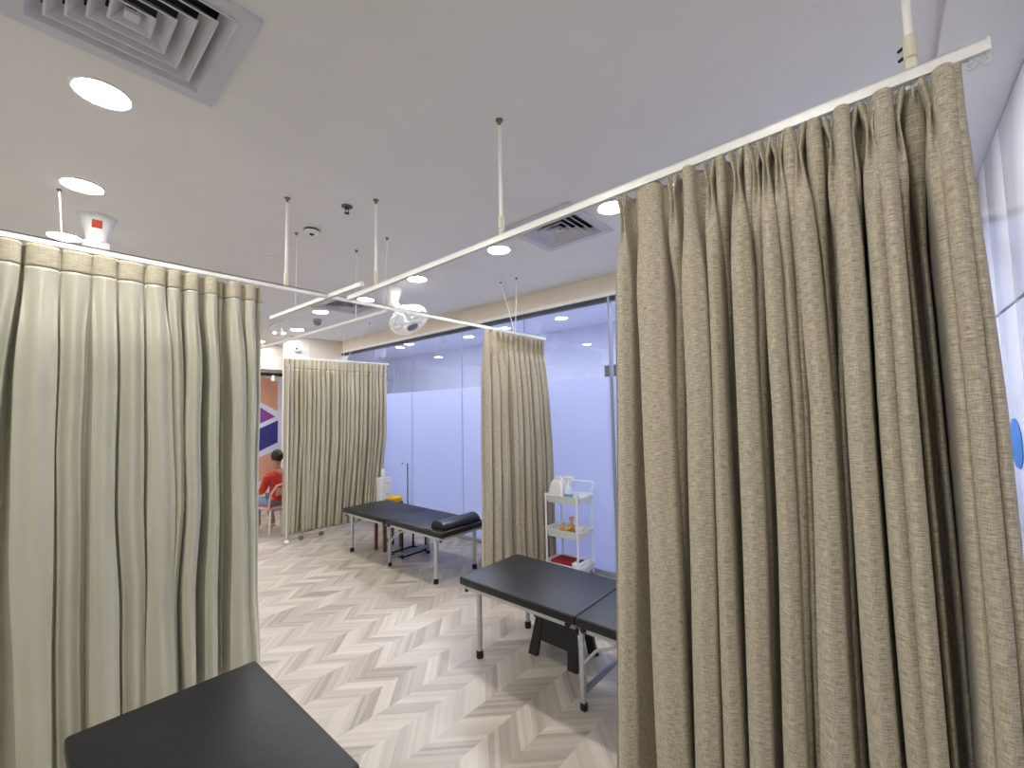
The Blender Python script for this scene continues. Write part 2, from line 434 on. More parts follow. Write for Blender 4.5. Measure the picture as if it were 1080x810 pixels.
def diffuser(x, y, label, s=.30):
    p = thing('air_vent', label, 'air vent', (x, y, HC))
    m = MB()
    # flat outer frame
    o, i = s, s-.06
    z0, z1 = -.012, 0
    m.box(-o, o, i, o, z0, z1); m.box(-o, o, -o, -i, z0, z1); m.box(-o, -i, -i, i, z0, z1); m.box(i, o, -i, i, z0, z1)
    m.build('vent_frame', GREYPLATE, p, smooth=False)
    for k_ in range(5):
        ro = i-.002-k_*.047
        if ro < .03: break
        ri = ro-.034
        m = MB(); bm = m.bm
        A = [bm.verts.new((sx*ro, sy*ro, -.016)) for sx, sy in ((-1, -1), (1, -1), (1, 1), (-1, 1))]
        A2 = [bm.verts.new((sx*(ro+.007), sy*(ro+.007), -.0155)) for sx, sy in ((-1, -1), (1, -1), (1, 1), (-1, 1))]
        B = [bm.verts.new((sx*ri, sy*ri, .026)) for sx, sy in ((-1, -1), (1, -1), (1, 1), (-1, 1))]
        B2 = [bm.verts.new((sx*(ri-.002), sy*(ri-.002), .027)) for sx, sy in ((-1, -1), (1, -1), (1, 1), (-1, 1))]
        for q in range(4):
            r_ = (q+1) % 4
            bm.faces.new((A[q], A[r_], B[r_], B[q])); bm.faces.new((A2[q], B2[q], B2[r_], A2[r_]))
            bm.faces.new((A[q], A2[q], A2[r_], A[r_])); bm.faces.new((B[q], B[r_], B2[r_], B2[q]))
        m.build('louver', GREYPLATE, p, smooth=False)
    m = MB(); m.box(-.02, .02, -.02, .02, -.012, 0); m.build('centre_plate', GREYPLATE, p, smooth=False)
    m = MB(); m.box(-i, i, -i, i, .085, .09)
    m.box(-i-.004, -i, -i, i, 0, .09); m.box(i, i+.004, -i, i, 0, .09); m.box(-i, i, -i-.004, -i, 0, .09); m.box(-i, i, i, i+.004, 0, .09)
    m.build('duct_box', DUCT, p, smooth=False)
VENTS = [(.20, 1.825, 'large square air diffuser in the ceiling at the top left corner'),
         (2.585, 1.755, 'square air diffuser with dark slots behind the long curtain rail'),
         (2.62, 4.95, 'distant square air diffuser above the crossing of the curtain rails')]
for v in VENTS: diffuser(*v)
# cut the ceiling open for the vents
ceil = bpy.data.objects['ceiling']
bm = bmesh.new()
xs = sorted({XL, XG+.10} | {v[0]+s*.245 for v in VENTS for s in (-1, 1)})
yy = sorted({YB-.6, YF} | {v[1]+s*.245 for v in VENTS for s in (-1, 1)})
vt = {}
def gv(x, y):
    if (x, y) not in vt: vt[(x, y)] = bm.verts.new((x, y, HC))
    return vt[(x, y)]
for a, b in zip(xs, xs[1:]):
    for c, d in zip(yy, yy[1:]):
        cx, cy = (a+b)/2, (c+d)/2
        if any(abs(cx-v[0]) < .245 and abs(cy-v[1]) < .245 for v in VENTS): continue
        bm.faces.new((gv(a, c), gv(a, d), gv(b, d), gv(b, c)))
r_ = bmesh.ops.extrude_face_region(bm, geom=list(bm.faces))
bmesh.ops.translate(bm, vec=(0, 0, .12), verts=[g for g in r_['geom'] if isinstance(g, bmesh.types.BMVert)])
bmesh.ops.recalc_face_normals(bm, faces=bm.faces)
bm.to_mesh(ceil.data); bm.free()

sd = thing('smoke_detector', 'white round smoke detector with black band on the ceiling', 'smoke detector', (1.339, 3.036, HC))
MB().lathe([(0, 0), (.062, 0), (.062, -.012), (.05, -.014), (0, -.014)], n=32).build('base', WPLAST, sd)
MB().lathe([(.05, -.014), (.055, -.022), (.05, -.026), (0, -.026)], n=32).build('sensor_band', HOLE, sd)
MB().lathe([(.052, -.026), (.046, -.040), (.02, -.046), (0, -.046)], n=32).build('cover', WPLAST, sd)
MB().lathe([(.018, -.046), (.014, -.053), (0, -.053)], n=20).build('test_button', HOLE, sd)
sp = thing('sprinkler', 'small dark fire sprinkler head between the hanger rods', 'sprinkler', (1.349, 2.553, HC))
MB().lathe([(0, 0), (.036, 0), (.034, -.006), (.012, -.01), (0, -.01)], n=24).build('escutcheon', mat('brushed_brown', srgb(110, 104, 98), .4, .6, noise_amt=.08), sp)
m = MB(); m.tube([(0, 0, -.008), (0, 0, -.02)], .011)
for s in (-1, 1): m.tube([(s*.01, 0, -.018), (s*.013, 0, -.03), (0, 0, -.045)], .0025, 6)
m.build('frame_arms', BLACKM, sp)
MB().lathe([(0, -.045), (.016, -.045), (.016, -.048), (0, -.048)], n=16).build('deflector', BLACKM, sp)
rg = thing('ceiling_speaker', 'faint flush round ceiling fitting left of the smoke detector', 'ceiling fitting', (1.37, 3.901, HC))
MB().lathe([(.095, 0), (.095, -.004), (.086, -.006), (.08, -.003), (0, -.003)], n=36, cap=False).build('cover_plate', WHITE, rg)
dm = thing('security_camera', 'grey dome security camera on the ceiling near the far corner', 'security camera', (2.70, 5.91, HC))
MB().lathe([(0, 0), (.06, 0), (.06, -.03), (0, -.03)], n=24).build('mount', mat('grey_plastic', srgb(172, 172, 178), .4, noise_amt=.03), dm)
MB().lathe([(.05, -.03), (.045, -.06), (.028, -.08), (0, -.088)], n=24).build('dome', mat('dome_smoke', srgb(120, 120, 128), .2, noise_amt=.05), dm)
st = thing('track_spotlight', 'white track spotlight hanging far back beside the left curtain edge', 'spotlight', (2.40, 6.46, HC))
MB().box(-.02, .02, -.35, .35, -.025, 0, .003).build('track', WPLAST, st)
MB().tube([(0, 0, -.02), (0, 0, -.09)], .01).build('stem', WPLAST, st)
MB().lathe([(0, .06), (.035, .06), (.038, -.06), (.03, -.06), (.025, -.03), (0, -.03)], c=(0, 0, -.14), n=24).build('lamp_head', WPLAST, st)
cc = thing('box_camera', 'small white box camera with black lens far above the mural', 'camera', (3.02, 7.36, 2.74))
MB().box(-.05, .05, -.04, .04, -.035, .035, .01).build('camera_body', WPLAST, cc)
MB().lathe([(0, 0), (.018, 0), (.018, .012), (0, .012)], c=(-.02, -.04, 0), n=16, rot=Matrix.Rotation(PI/2, 3, 'X')).build('lens', HOLE, cc)

# ------------------------------------------------------------------ orbit fans
def fan(x, y, label, rz, tilt, drop=.30, sticker=False):
    p = thing('ceiling_fan', label, 'ceiling fan', (x, y, HC), rz)
    MB().lathe([(0, 0), (.098, 0), (.092, -.02), (.055, -.12), (.047, -.17), (0, -.17)], n=32).build('canopy', WPLAST, p)
    m = MB()
    if sticker:
        s_ = MB().obox(V(.073*math.cos(-2.26), .073*math.sin(-2.26), -.068), (.006, .05, .052), Matrix.Rotation(-2.26, 3, 'Z') @ Matrix.Rotation(.35, 3, 'Y'), .002)
        s_.build('red_sticker', mat('sticker_red', srgb(196, 70, 44), .5, noise_amt=.3, noise_scale=60), p)
    m.box(-.055, .055, -.045, .045, -.235, -.16, .012)
    m.tube([(0, 0, -.22), (.05, 0, -.25), (.11, 0, -.27)], [.03, .028, .024], 14)
    m.build('gear_box', WPLAST, p)
    hub = Vector((.17, 0, -drop))
    rot = Matrix.Rotation(tilt, 3, 'Y')     # local +z of the cage points up/back to the motor
    mo = MB(); mo.lathe([(0, .10), (.045, .10), (.06, .06), (.06, 0), (.03, -.01), (0, -.01)], c=hub, n=24, rot=rot)
    mo.build('motor', WPLAST, p)
    cg = MB()
    def cp(r, z, a): return hub + rot @ Vector((r*math.cos(a), r*math.sin(a), z))
    R_ = .205
    for r, z in ((R_, -.07), (R_*.97, -.035), (R_*.97, -.105), (R_*.75, .005), (R_*.75, -.14), (R_*.5, .022), (R_*.5, -.155)):
        cg.tube([cp(r, z, 2*PI*i/40) for i in range(40)], .0042 if r > .2 else .002, 6, closed=True)
    nw = 36
    for i in range(nw):
        a = 2*PI*i/nw
        cg.tube([cp(.05, .03, a), cp(R_*.5, .022, a), cp(R_*.75, .005, a), cp(R_*.97, -.035, a), cp(R_, -.07, a), cp(R_*.97, -.105, a), cp(R_*.75, -.14, a), cp(R_*.5, -.155, a), cp(.055, -.16, a)], .0016, 5)
    cage = cg.build('guard', WMETAL, p)
    hb = MB(); hb.lathe([(0, -.152), (.062, -.152), (.06, -.166), (.05, -.17), (0, -.171)], c=hub, n=28, rot=rot)
    hb.build('hub_cap', mat('fan_hub_grey', srgb(128, 128, 134), .45, noise_amt=.05), p)
    for i in range(3):
        b = MB(); a0 = 2*PI*i/3+.3
        rows = []
        for u in range(7):
            r = .03+u/6*.145
            hw = .35+.35*math.sin(PI*min(1, u/6*.95)) if u < 6 else .45
            row = []
            for v in range(5):
                s = (v/4-.5)
                a = a0+s*hw*1.6
                row.append(b.bm.verts.new(cp(r, -.07+s*.05, a)))
            rows.append(row)
        for q in range(6):
            for v in range(4):
                b.bm.faces.new((rows[q][v], rows[q][v+1], rows[q+1][v+1], rows[q+1][v]))
        bo = b.build('blade', mat('fan_blade', srgb(214, 218, 222), .35, noise_amt=.03), p)
        sm = bo.modifiers.new('solid', 'SOLIDIFY'); sm.thickness = .003
    return p
fan(.30, 3.897, 'white ceiling fan behind the left curtain rail with red sticker on its stem', math.radians(35), math.radians(15), sticker=True)
fan(2.588, 3.892, 'white caged orbit fan near the glass wall at the rail crossing', math.radians(-75), math.radians(-32), drop=.31)

# ------------------------------------------------------------------ rails
def rail(name_lab, pts, rods=(), wires=(), gliders=(), caps=(True, True), w=.022, h=.030):
    """pts: two ends (centre line of the track); rods: (x,y) vertical hangers; wires: pairs (top, bottom)"""
    a, b = Vector(pts[0]), Vector(pts[1])
    p = thing('curtain_rail', name_lab, 'curtain rail', a)
    d = b-a; L = d.length; t = d.normalized(); n = t.cross(V(0, 0, 1)).normalized()
    rot = Matrix((t, n, V(0, 0, 1))).transposed()
    m = MB()
    # C-profile: top web, two sides, two lips
    def bar(c, sy, sz): m.obox(d/2+n*c[0]+V(0, 0, c[1]), (L, sy, sz), rot)
    bar((0, h/2-.0025), w, .005); bar((w/2-.0015, 0), .003, h); bar((-w/2+.0015, 0), .003, h)
    bar((w/2-.005, -h/2+.0015), .007, .003); bar((-w/2+.005, -h/2+.0015), .007, .003)
    m.build('track', ALU, p, smooth=False)
    for f, e in zip(caps, (0.0, 1.0)):
        if f:
            c = MB(); c.obox(d*e + t*(.002 if e else -.002), (.006, w+.002, h+.002), rot, .002); c.build('end_cap', WPLAST, p)
    for (x, y) in rods:
        o = V(x, y, 0)-V(a.x, a.y, 0); zt = HC-a.z
        r = MB(); r.tube([o+V(0, 0, .085), o+V(0, 0, zt-.03)], .0088, 12); r_o = r.build('hanger_rod', ROD, p)
        k_ = MB(); k_.tube([o+V(0, 0, .045), o+V(0, 0, .10)], .013, 12); k_.obox(o+V(0, 0, .03), (.02, .014, .04), rot, .003)
        k_.build('rod_clamp', IVORY, r_o)
        k_ = MB(); k_.tube([o+V(.010, .010, .06), o+V(.02, .02, .06)], .004, 8); k_.tube([o+V(.010, .010, .085), o+V(.02, .02, .085)], .004, 8); k_.build('clamp_screw', BLACKM, r_o)
        k_ = MB(); k_.lathe([(0, 0), (.018, 0), (.016, -.006), (.007, -.012), (.007, -.035), (0, -.035)], c=o+V(0, 0, zt), n=16); k_.build('ceiling_anchor', mat('anchor_brass', srgb(128, 112, 84), .4, .4, noise_amt=.1), r_o)
    for (top, bot) in wires:
        A, B = Vector(top)-a, Vector(bot)-a
        r = MB(); r.tube([A-V(0, 0, .012), B], .0030, 8); r_o = r.build('hanger_rod', ROD, p)
        k_ = MB(); k_.lathe([(0, 0), (.012, 0), (.01, -.012), (.005, -.02), (0, -.02)], c=A, n=12); k_.build('ceiling_anchor', mat('anchor_grey', srgb(120, 116, 108), .4, .4, noise_amt=.1), r_o)
    for g in gliders:
        q = t*g
        k_ = MB(); k_.tube([q+V(0, 0, -.012), q+V(0, 0, -.026)], .003, 6)
        k_.tube([q+V(0, 0, -.031)+t*(.0075*math.cos(2*PI*i/14))+V(0, 0, .0075*math.sin(2*PI*i/14)) for i in range(14)], .0024, 6, closed=True)
        k_.build('glider', CLEAR, p)
    return p
ZR = 2.395
R1 = rail('long white curtain rail carrying the big right curtain', ((1.385, -.222, ZR), (1.437, 2.685, ZR)),
          rods=((1.388, -.10), (1.415, 1.27), (1.432, 2.345)), gliders=(.002, .026))
R3 = rail('white curtain rail carrying the pale satin curtain on the left', ((-.75, 2.72, ZR-.012), (1.292, 2.72, ZR-.004)),
          rods=((1.047, 2.72),), wires=(((.11, 3.57, HC), (.10, 2.72, ZR)),), h=.027)
R4 = rail('white curtain rail running from the crossing to the glass wall', ((1.328, 2.72, ZR-.004), (3.70, 2.72, ZR)),
          wires=(((3.238, 2.93, HC), (3.21, 2.725, ZR)), ((3.243, 2.72, HC), (3.212, 2.72, ZR))), h=.027)
R2 = rail('short white curtain rail crossing between the left curtain and the right fan', ((1.322, 2.315, ZR-.006), (1.288, 3.62, ZR-.006)),
          wires=(((1.30, 3.20, HC), (1.30, 3.20, ZR)),), h=.027)
R5 = rail('thin white curtain rail between the rail crossing and the far curtain', ((1.775, 2.745, ZR-.016), (1.735, 5.98, ZR-.016)),
          wires=(((1.774, 3.196, HC), (1.772, 3.196, ZR)), ((1.806, 2.80, HC), (1.776, 2.80, ZR))), w=.018, h=.022)
RC2 = rail('white curtain rail carrying the far curtain beside the reception', ((1.76, 6.06, ZR+.014), (3.80, 5.86, ZR+.014)),
           wires=(((3.10, 5.93, HC), (3.10, 5.93, ZR+.02)), ((3.32, 5.60, HC), (3.12, 5.925, ZR+.02))), w=.018, h=.022)

# ------------------------------------------------------------------ curtains
def bspline(ctrl, per):
    out = []
    P = [ctrl[0], ctrl[0]] + ctrl + [ctrl[-1], ctrl[-1]]
    for i in range(len(P)-3):
        p0, p1, p2, p3 = P[i:i+4]
        for j in range(per):
            t = j/per
            b0 = (1-t)**3/6; b1 = (3*t**3-6*t*t+4)/6; b2 = (-3*t**3+3*t*t+3*t+1)/6; b3 = t**3/6
            out.append((b0*p0[0]+b1*p1[0]+b2*p2[0]+b3*p3[0], b0*p0[1]+b1*p1[1]+b2*p2[1]+b3*p3[1], b0*p0[2]+b1*p1[2]+b2*p2[2]+b3*p3[2]))
    out.append(tuple(ctrl[-1]))
    return out

def ss(a, b, x):
    t = min(1, max(0, (x-a)/(b-a))); return t*t*(3-2*t)

def lerp(a, b, t): return a+(b-a)*t

def curtain(label, frame, strands, ztop, zbot_, mats, levels, header=None, pinch=.065, seed=0, fabric='drape',
            hooks=True, wrinkle=.004, per=4, gdepth=.04, topz=.008, rows=64, gapk=1.9, rnd_=.012, hk=.92, soft=False):
    """frame(s, d) -> (x, y): s along the rail, d towards the viewer.
    strand: (kind, s_top, s_mid, s_bot, hw_top, hw_mid, hw_bot, f_top, f_mid, f_bot, b)   depth f in front, b depth of the gap after it"""
    zmid, zlow = levels
    p = thing('curtain', label, 'curtain', frame(strands[0][1], 0)+(0,))
    base = Vector(p.location)
    # rows of heights, denser at the top
    zs = []
    zbot = zbot_(None) if callable(zbot_) else zbot_
    hd = ztop-zbot
    fine = [0, .012, .024, .036, .048, .058, .066, .074, .084, .096, .11, .13, .155, .185, .22, .26, .31, .37, .44, .52]
    zs = [ztop-f for f in fine]
    n2 = rows-len(fine)
    for i in range(1, n2+1): zs.append(lerp(zs[len(fine)-1], zbot, i/n2))
    def prof(z):
        dz = ztop-z
        ctrl = []
        N = len(strands)
        kk = []
        for (kind, st, sm, sb, ht, hm, hb, ft, fm, fb, b) in strands:
            z1 = ztop-.10
            if z >= zmid:
                t = ss(z1, zmid, z) if False else max(0, min(1, (z1-z)/(z1-zmid)))
                s = lerp(st, sm, t); t2 = min(1, t*2.2); t2 = t2*t2*(3-2*t2)
                hw = lerp(ht, hm*hk, t2); f = lerp(ft, fm, t2)
            else:
                t = (zmid-z)/(zmid-zlow)
                s = lerp(sm, sb, t); hw = lerp(hm, hb, t)*hk; f = lerp(fm, fb, t)
            gro = 0.0
            if kind == 'P':
                dp = dz-pinch
                if dp < 0:
                    q = min(1, -dp/pinch); hw = lerp(.007, .021, q); f = ft+.006*q; gro = lerp(.018, .044, q)
                else:
                    q = ss(0, .16, dp); hw = lerp(.007, hw, q); f = lerp(ft, f, ss(0, .3, dp)); gro = .03*(1-ss(.02, .20, dp))*ss(-.03, .02, dp)
            kk.append((s, hw, f, gro, b))
        sg = 1 if strands[-1][1] > strands[0][1] else -1
        s, hw, f, g, b = kk[0]
        ctrl.append((s-sg*hw*1.15, f-.025, 0))
        for i, (s, hw, f, g, b) in enumerate(kk):
            tz = topz if strands[i][0] == 'C' else 0.0
            wl = max((.008 if soft and b > -.055 else .05)*ss(.08, .4, dz), .028 if strands[i][0] == 'P' else 0); rd = rnd_*min(1, hw/.03)*ss(.06, .3, dz)
            ctrl += [(s-sg*hw*.93, f-.03-wl, 0), (s-sg*hw*1.04, f-.018, tz*.3), (s-sg*hw*.74, f-.002-rd, tz), (s-sg*hw*.18, f+.002-g, tz), (s+sg*hw*.18, f+.002-g, tz), (s+sg*hw*.74, f-.002-rd, tz), (s+sg*hw*1.04, f-.018, tz*.3), (s+sg*hw*.93, f-.03-wl, 0)]
            if i < N-1:
                s2, hw2 = kk[i+1][0], kk[i+1][1]
                mid = ((s+sg*hw)+(s2-sg*hw2))/2
                bb = lerp(b*.35 if strands[i][0] == strands[i+1][0] == 'C' else b*.6, min(b*gapk, min(f, kk[i+1][2])-(.014 if soft and b > -.055 else .03)), ss(.03, .45, dz))
                ctrl += [(mid-sg*.002, bb, topz*.2), (mid+sg*.002, bb, topz*.2)]
        s, hw, f, g, b = kk[-1]
        ctrl.append((s+sg*hw*1.15, f-.03, 0))
        return bspline(ctrl, per)
    rowsP = []
    for z in zs:
        pr = prof(z)
        row = []
        dz = ztop-z
        fal = max(0, 1-dz/.12)
        for (s, d, tz) in pr:
            nn = noise.noise(V(s*5+seed, z*1.7, 3.1*seed))*wrinkle*ss(.1, .6, dz)
            n3 = noise.noise(V(s*16+seed*3, z*5.0, seed))*wrinkle*.35*ss(.1, .5, dz)
            x, y = frame(s+nn*1.2, d+nn+n3)
            zz = z
            if callable(zbot_):
                k_ = (ztop-z)/hd; zz = ztop-k_*(ztop-zbot_(s))
            row.append((x, y, zz+tz*fal+(noise.noise(V(s*7, seed, 0))*.012 if z == zbot else 0)))
        rowsP.append(row)
    ncol = len(rowsP[0])
    # arc length for uv
    mid = rowsP[len(fine)]
    u = [0]
    for i in range(1, ncol): u.append(u[-1]+math.dist(mid[i], mid[i-1]))
    def grid(r0, r1, name, mt, off=0.0):
        me = bpy.data.meshes.new(name)
        vs = [tuple(Vector(q)-base) for r in rowsP[r0:r1+1] for q in r]
        fs = []
        for r in range(r1-r0):
            for c in range(ncol-1):
                a = r*ncol+c; fs.append((a, a+1, a+ncol+1, a+ncol))
        me.from_pydata(vs, [], fs)
        uvl = me.uv_layers.new(name='UVMap')
        li = 0
        for poly in me.polygons:
            for vi in poly.vertices:
                r, c = divmod(vi, ncol)
                uvl.data[li].uv = (u[c], rowsP[r0+r][0][2]); li += 1
        me.polygons.foreach_set('use_smooth', [True]*len(me.polygons))
        me.materials.append(mt)
        o = bpy.data.objects.new(name, me); COL.objects.link(o); o.parent = p
        sm = o.modifiers.new('thickness', 'SOLIDIFY'); sm.thickness = .0022; sm.offset = off
        TREE.setdefault(p.name, []).append(o)
        return o
    if header:
        hr = min(range(len(zs)), key=lambda i: abs(ztop-header-zs[i]))
        hb = grid(0, hr, 'header_band', mats[1])
        # stitched line under the band
        m = MB(); m.tube([Vector(q)-base for q in rowsP[hr]], .0016, 5); m.build('stitching', mat('stitch_brown', srgb(96, 88, 70), .8, noise_amt=.1), hb)
        grid(hr, len(zs)-1, fabric, mats[0])
    else:
        grid(0, len(zs)-1, fabric, mats[0])
    if hooks:
        for i, s in enumerate(strands):
            if s[0] != 'P' and i % 2: continue
            x, y = frame(s[1], .002)
            q = V(x, y, ztop)-base
            m = MB(); m.tube([q+V(0, 0, -.03), q+V(0, 0, .006), q+V(.003, .003, .016)], .0022, 6)
            m.build('hook', CLEAR, p)
    return p

# --- camera model (used only to set the viewpoint)
F_PX, YAW, PIT, ROL = 451.22, math.radians(40.8697), math.radians(3.88283), math.radians(-1.1482)
fw = V(math.cos(YAW)*math.cos(PIT), math.sin(YAW)*math.cos(PIT), math.sin(PIT))
rt0 = V(math.sin(YAW), -math.cos(YAW), 0); up0 = rt0.cross(fw)
rt = rt0*math.cos(ROL)+up0*math.sin(ROL); up = -rt0*math.sin(ROL)+up0*math.cos(ROL)

# --- big right curtain (linen front), s = Y along the long rail, d towards -X
def fr1(s, d): return (1.392+(s+.222)*.0179-d, s)
ST1 = [
       ('P', 0.6693, 0.6855, 0.7154, 0.020, 0.0343, 0.0408, 0.020, 0.030, 0.030, -0.070),
       ('C', 0.5737, 0.5665, 0.5629, 0.045, 0.0578, 0.0545, 0.012, 0.045, 0.050, -0.050),
       ('P', 0.4846, 0.5098, 0.5493, 0.020, 0.0165, 0.0130, 0.028, -0.020, -0.030, -0.060),
       ('C', 0.4325, 0.4300, 0.4540, 0.018, 0.0415, 0.0403, 0.028, 0.050, 0.050, -0.030),
       ('P', 0.3684, 0.3719, 0.3822, 0.020, 0.0210, 0.0295, 0.030, 0.040, 0.045, -0.075),
       ('C', 0.3389, 0.3674, 0.3798, 0.014, 0.0087, 0.0084, 0.016, -0.050, -0.060, -0.060),
       ('P', 0.2914, 0.2924, 0.3105, 0.020, 0.0320, 0.0322, 0.030, 0.050, 0.050, -0.060),
       ('C', 0.2617, 0.2890, 0.3064, 0.012, 0.0067, 0.0065, 0.014, -0.040, -0.050, -0.050),
       ('P', 0.2415, 0.2663, 0.2882, 0.016, 0.0128, 0.0075, 0.024, -0.012, -0.020, -0.060),
       ('P', 0.2155, 0.2120, 0.2302, 0.018, 0.0234, 0.0294, 0.032, 0.048, 0.050, -0.050),
       ('P', 0.1840, 0.1768, 0.2054, 0.018, 0.0137, 0.0114, 0.028, 0.020, -0.010, -0.045),
       ('C', 0.1575, 0.1599, 0.1822, 0.016, 0.0091, 0.0089, 0.020, 0.000, -0.010, -0.030),
       ('P', 0.1361, 0.1223, 0.1410, 0.020, 0.0274, 0.0387, 0.030, 0.045, 0.050, -0.060),
       ('C', 0.1005, 0.0975, 0.1096, 0.018, 0.0075, 0.0082, 0.018, -0.020, -0.030, -0.060),
       ('P', 0.0599, 0.0827, 0.0975, 0.018, 0.0074, 0.0082, 0.022, -0.040, -0.050, -0.070),
       ('C', 0.0385, 0.0463, 0.0485, 0.017, 0.0287, 0.0309, 0.028, 0.050, 0.050, -0.040),
       ('P', 0.0227, 0.0228, 0.0195, 0.016, 0.0079, 0.0075, 0.020, -0.035, -0.045, -0.070),
       ('P', -0.0152, -0.0077, -0.0109, 0.020, 0.0196, 0.0219, 0.030, 0.048, 0.050, -0.000),
       ('C', -0.0421, -0.0422, -0.0420, 0.020, 0.0204, 0.0226, 0.028, 0.050, 0.050, -0.050),
       ('P', -0.0644, -0.0731, -0.0761, 0.018, 0.0069, 0.0066, 0.022, -0.030, -0.030, -0.085),
       ('C', -0.0986, -0.1054, -0.1092, 0.020, 0.0070, 0.0067, -0.020, -0.100, -0.110, -0.120),
       ('P', -0.1280, -0.1345, -0.1267, 0.020, 0.0137, 0.0160, 0.030, 0.030, 0.035, -0.000),
       ('C', -0.1496, -0.1576, -0.1532, 0.019, 0.0202, 0.0221, 0.030, 0.050, 0.050, -0.000),
       ('C', -0.1693, -0.1864, -0.1845, 0.012, 0.0126, 0.0147, 0.016, 0.035, 0.035, -0.030),]
curtain('large beige linen pleated curtain filling the right side', fr1, ST1, 2.372, .16, (LINEN,), (1.60, .66), seed=1.3, per=4, rows=70)

# --- left curtain (satin lining side), s = X, d towards -Y
def fr2(s, d): return (s, 2.72-d)
ST2 = [('C', -.46, -.46, -.46, .05, .05, .05, .02, .04, .04, -.05), ('C', -.34, -.34, -.33, .05, .045, .05, .02, .03, .04, -.05),
       ('C', -.22, -.21, -.20, .05, .045, .05, .02, .03, .04, -.05), ('C', -.115, -.11, -.10, .05, .04, .04, .02, .03, .04, -.08),
       ('C', -.050, -.075, -.085, .033, .030, .025, .02, .02, .00, -.10),
       ('C', .045, .050, .080, .050, .060, .055, .022, .040, .050, -.015),
       ('C', .150, .150, .185, .048, .040, .040, .018, .028, .030, -.02),
       ('C', .242, .262, .290, .041, .042, .045, .024, .045, .055, -.03),
       ('C', .336, .358, .385, .046, .045, .042, .020, .032, .035, -.02),
       ('C', .430, .462, .485, .036, .050, .060, .022, .042, .045, -.05),
       ('C', .502, .535, .545, .026, .026, .022, .020, .030, .030, -.06),
       ('C', .577, .590, .605, .026, .030, .026, .028, .045, .050, -.085),
       ('C', .664, .672, .690, .026, .024, .026, .028, .045, .045, -.08),
       ('C', .716, .735, .755, .014, .014, .012, -.03, -.035, -.05, -.05),
       ('C', .775, .800, .815, .026, .038, .048, .026, .040, .045, -.03),
       ('C', .852, .868, .882, .026, .026, .026, .022, .035, .040, -.03),
       ('C', .908, .914, .918, .014, .014, .014, -.005, .010, .015, -.04)]
ST2 = [(k, a, b, c, d, e, f, g, (h*1.8 if h > 0 else h), (i*1.8 if i > 0 else i), q) for (k, a, b, c, d, e, f, g, h, i, q) in ST2]
curtain('pale satin lined curtain on the left with linen header band', fr2, ST2, 2.362, lambda s: .05 if s is None else lerp(.05, .205, ss(-.05, .55, s)), (SATIN, HEAD), (1.45, .55), header=.10, seed=2.1, per=4, gdepth=.03, topz=.004, wrinkle=.013, rnd_=.030, gapk=1.0, soft=True, hk=.95)

# --- far curtain on the rail by the reception, s along the rail, d towards viewer
def fr3(s, d):
    t = V(2.04, -.20).normalized() if False else None
    dx, dy = .9952, -.0976
    return (1.76+s*dx+d*dy, 6.06+s*dy-d*dx)
rnd = random.Random(5)
ST3 = []
s = .578; i = 0
while s < 2.00:
    hw = rnd.uniform(.022, .036)
    ST3.append(('C', s, s+rnd.uniform(-.008, .008)-.01*(s-1), s*.93+.03+rnd.uniform(-.01, .01), hw*.92, hw*.9, hw*.95, rnd.uniform(.006, .02), rnd.uniform(.02, .05), rnd.uniform(.02, .055), rnd.uniform(-.07, -.03)))
    s += hw*2.12; i += 1
curtain('far sage beige curtain beside the mural and seated person', fr3, ST3, 2.388, .068, (SATIN2, HEAD), (1.3, .3), header=.12, seed=4.2, topz=.0)

# --- curtain by the glass wall (linen front), s = X, d towards -Y
ST4 = []
tops = [2.80, 2.90, 2.985, 3.06, 3.13, 3.21, 3.29, 3.37, 3.45, 3.525, 3.59, 3.65]
for i, x in enumerate(tops):
    kd = 'P' if i not in (0, 1) else 'C'
    t = (x-2.8)/.87
    xm = 2.79+t*.98; xb = 2.78+t*1.0
    hw = (.055, .05, .036, .036, .034, .04, .036, .032, .036, .034, .03, .03)[i]
    ST4.append((kd, x, xm, xb, .03, hw, hw, .022, (.03, .04, .045, .0, .045, .03, .045, .03, .045, .03, .04, .03)[i], (.03, .04, .05, .01, .05, .03, .05, .03, .05, .03, .04, .03)[i], (-.03, -.03, -.06, -.05, -.06, -.06, -.05, -.06, -.05, -.06, -.05, -.05)[i]))
curtain('beige linen pleated curtain against the glass wall behind the trolley', fr2, ST4, 2.372, .07, (LINEN2,), (1.3, .3), seed=6.6, pinch=.085, topz=.0)

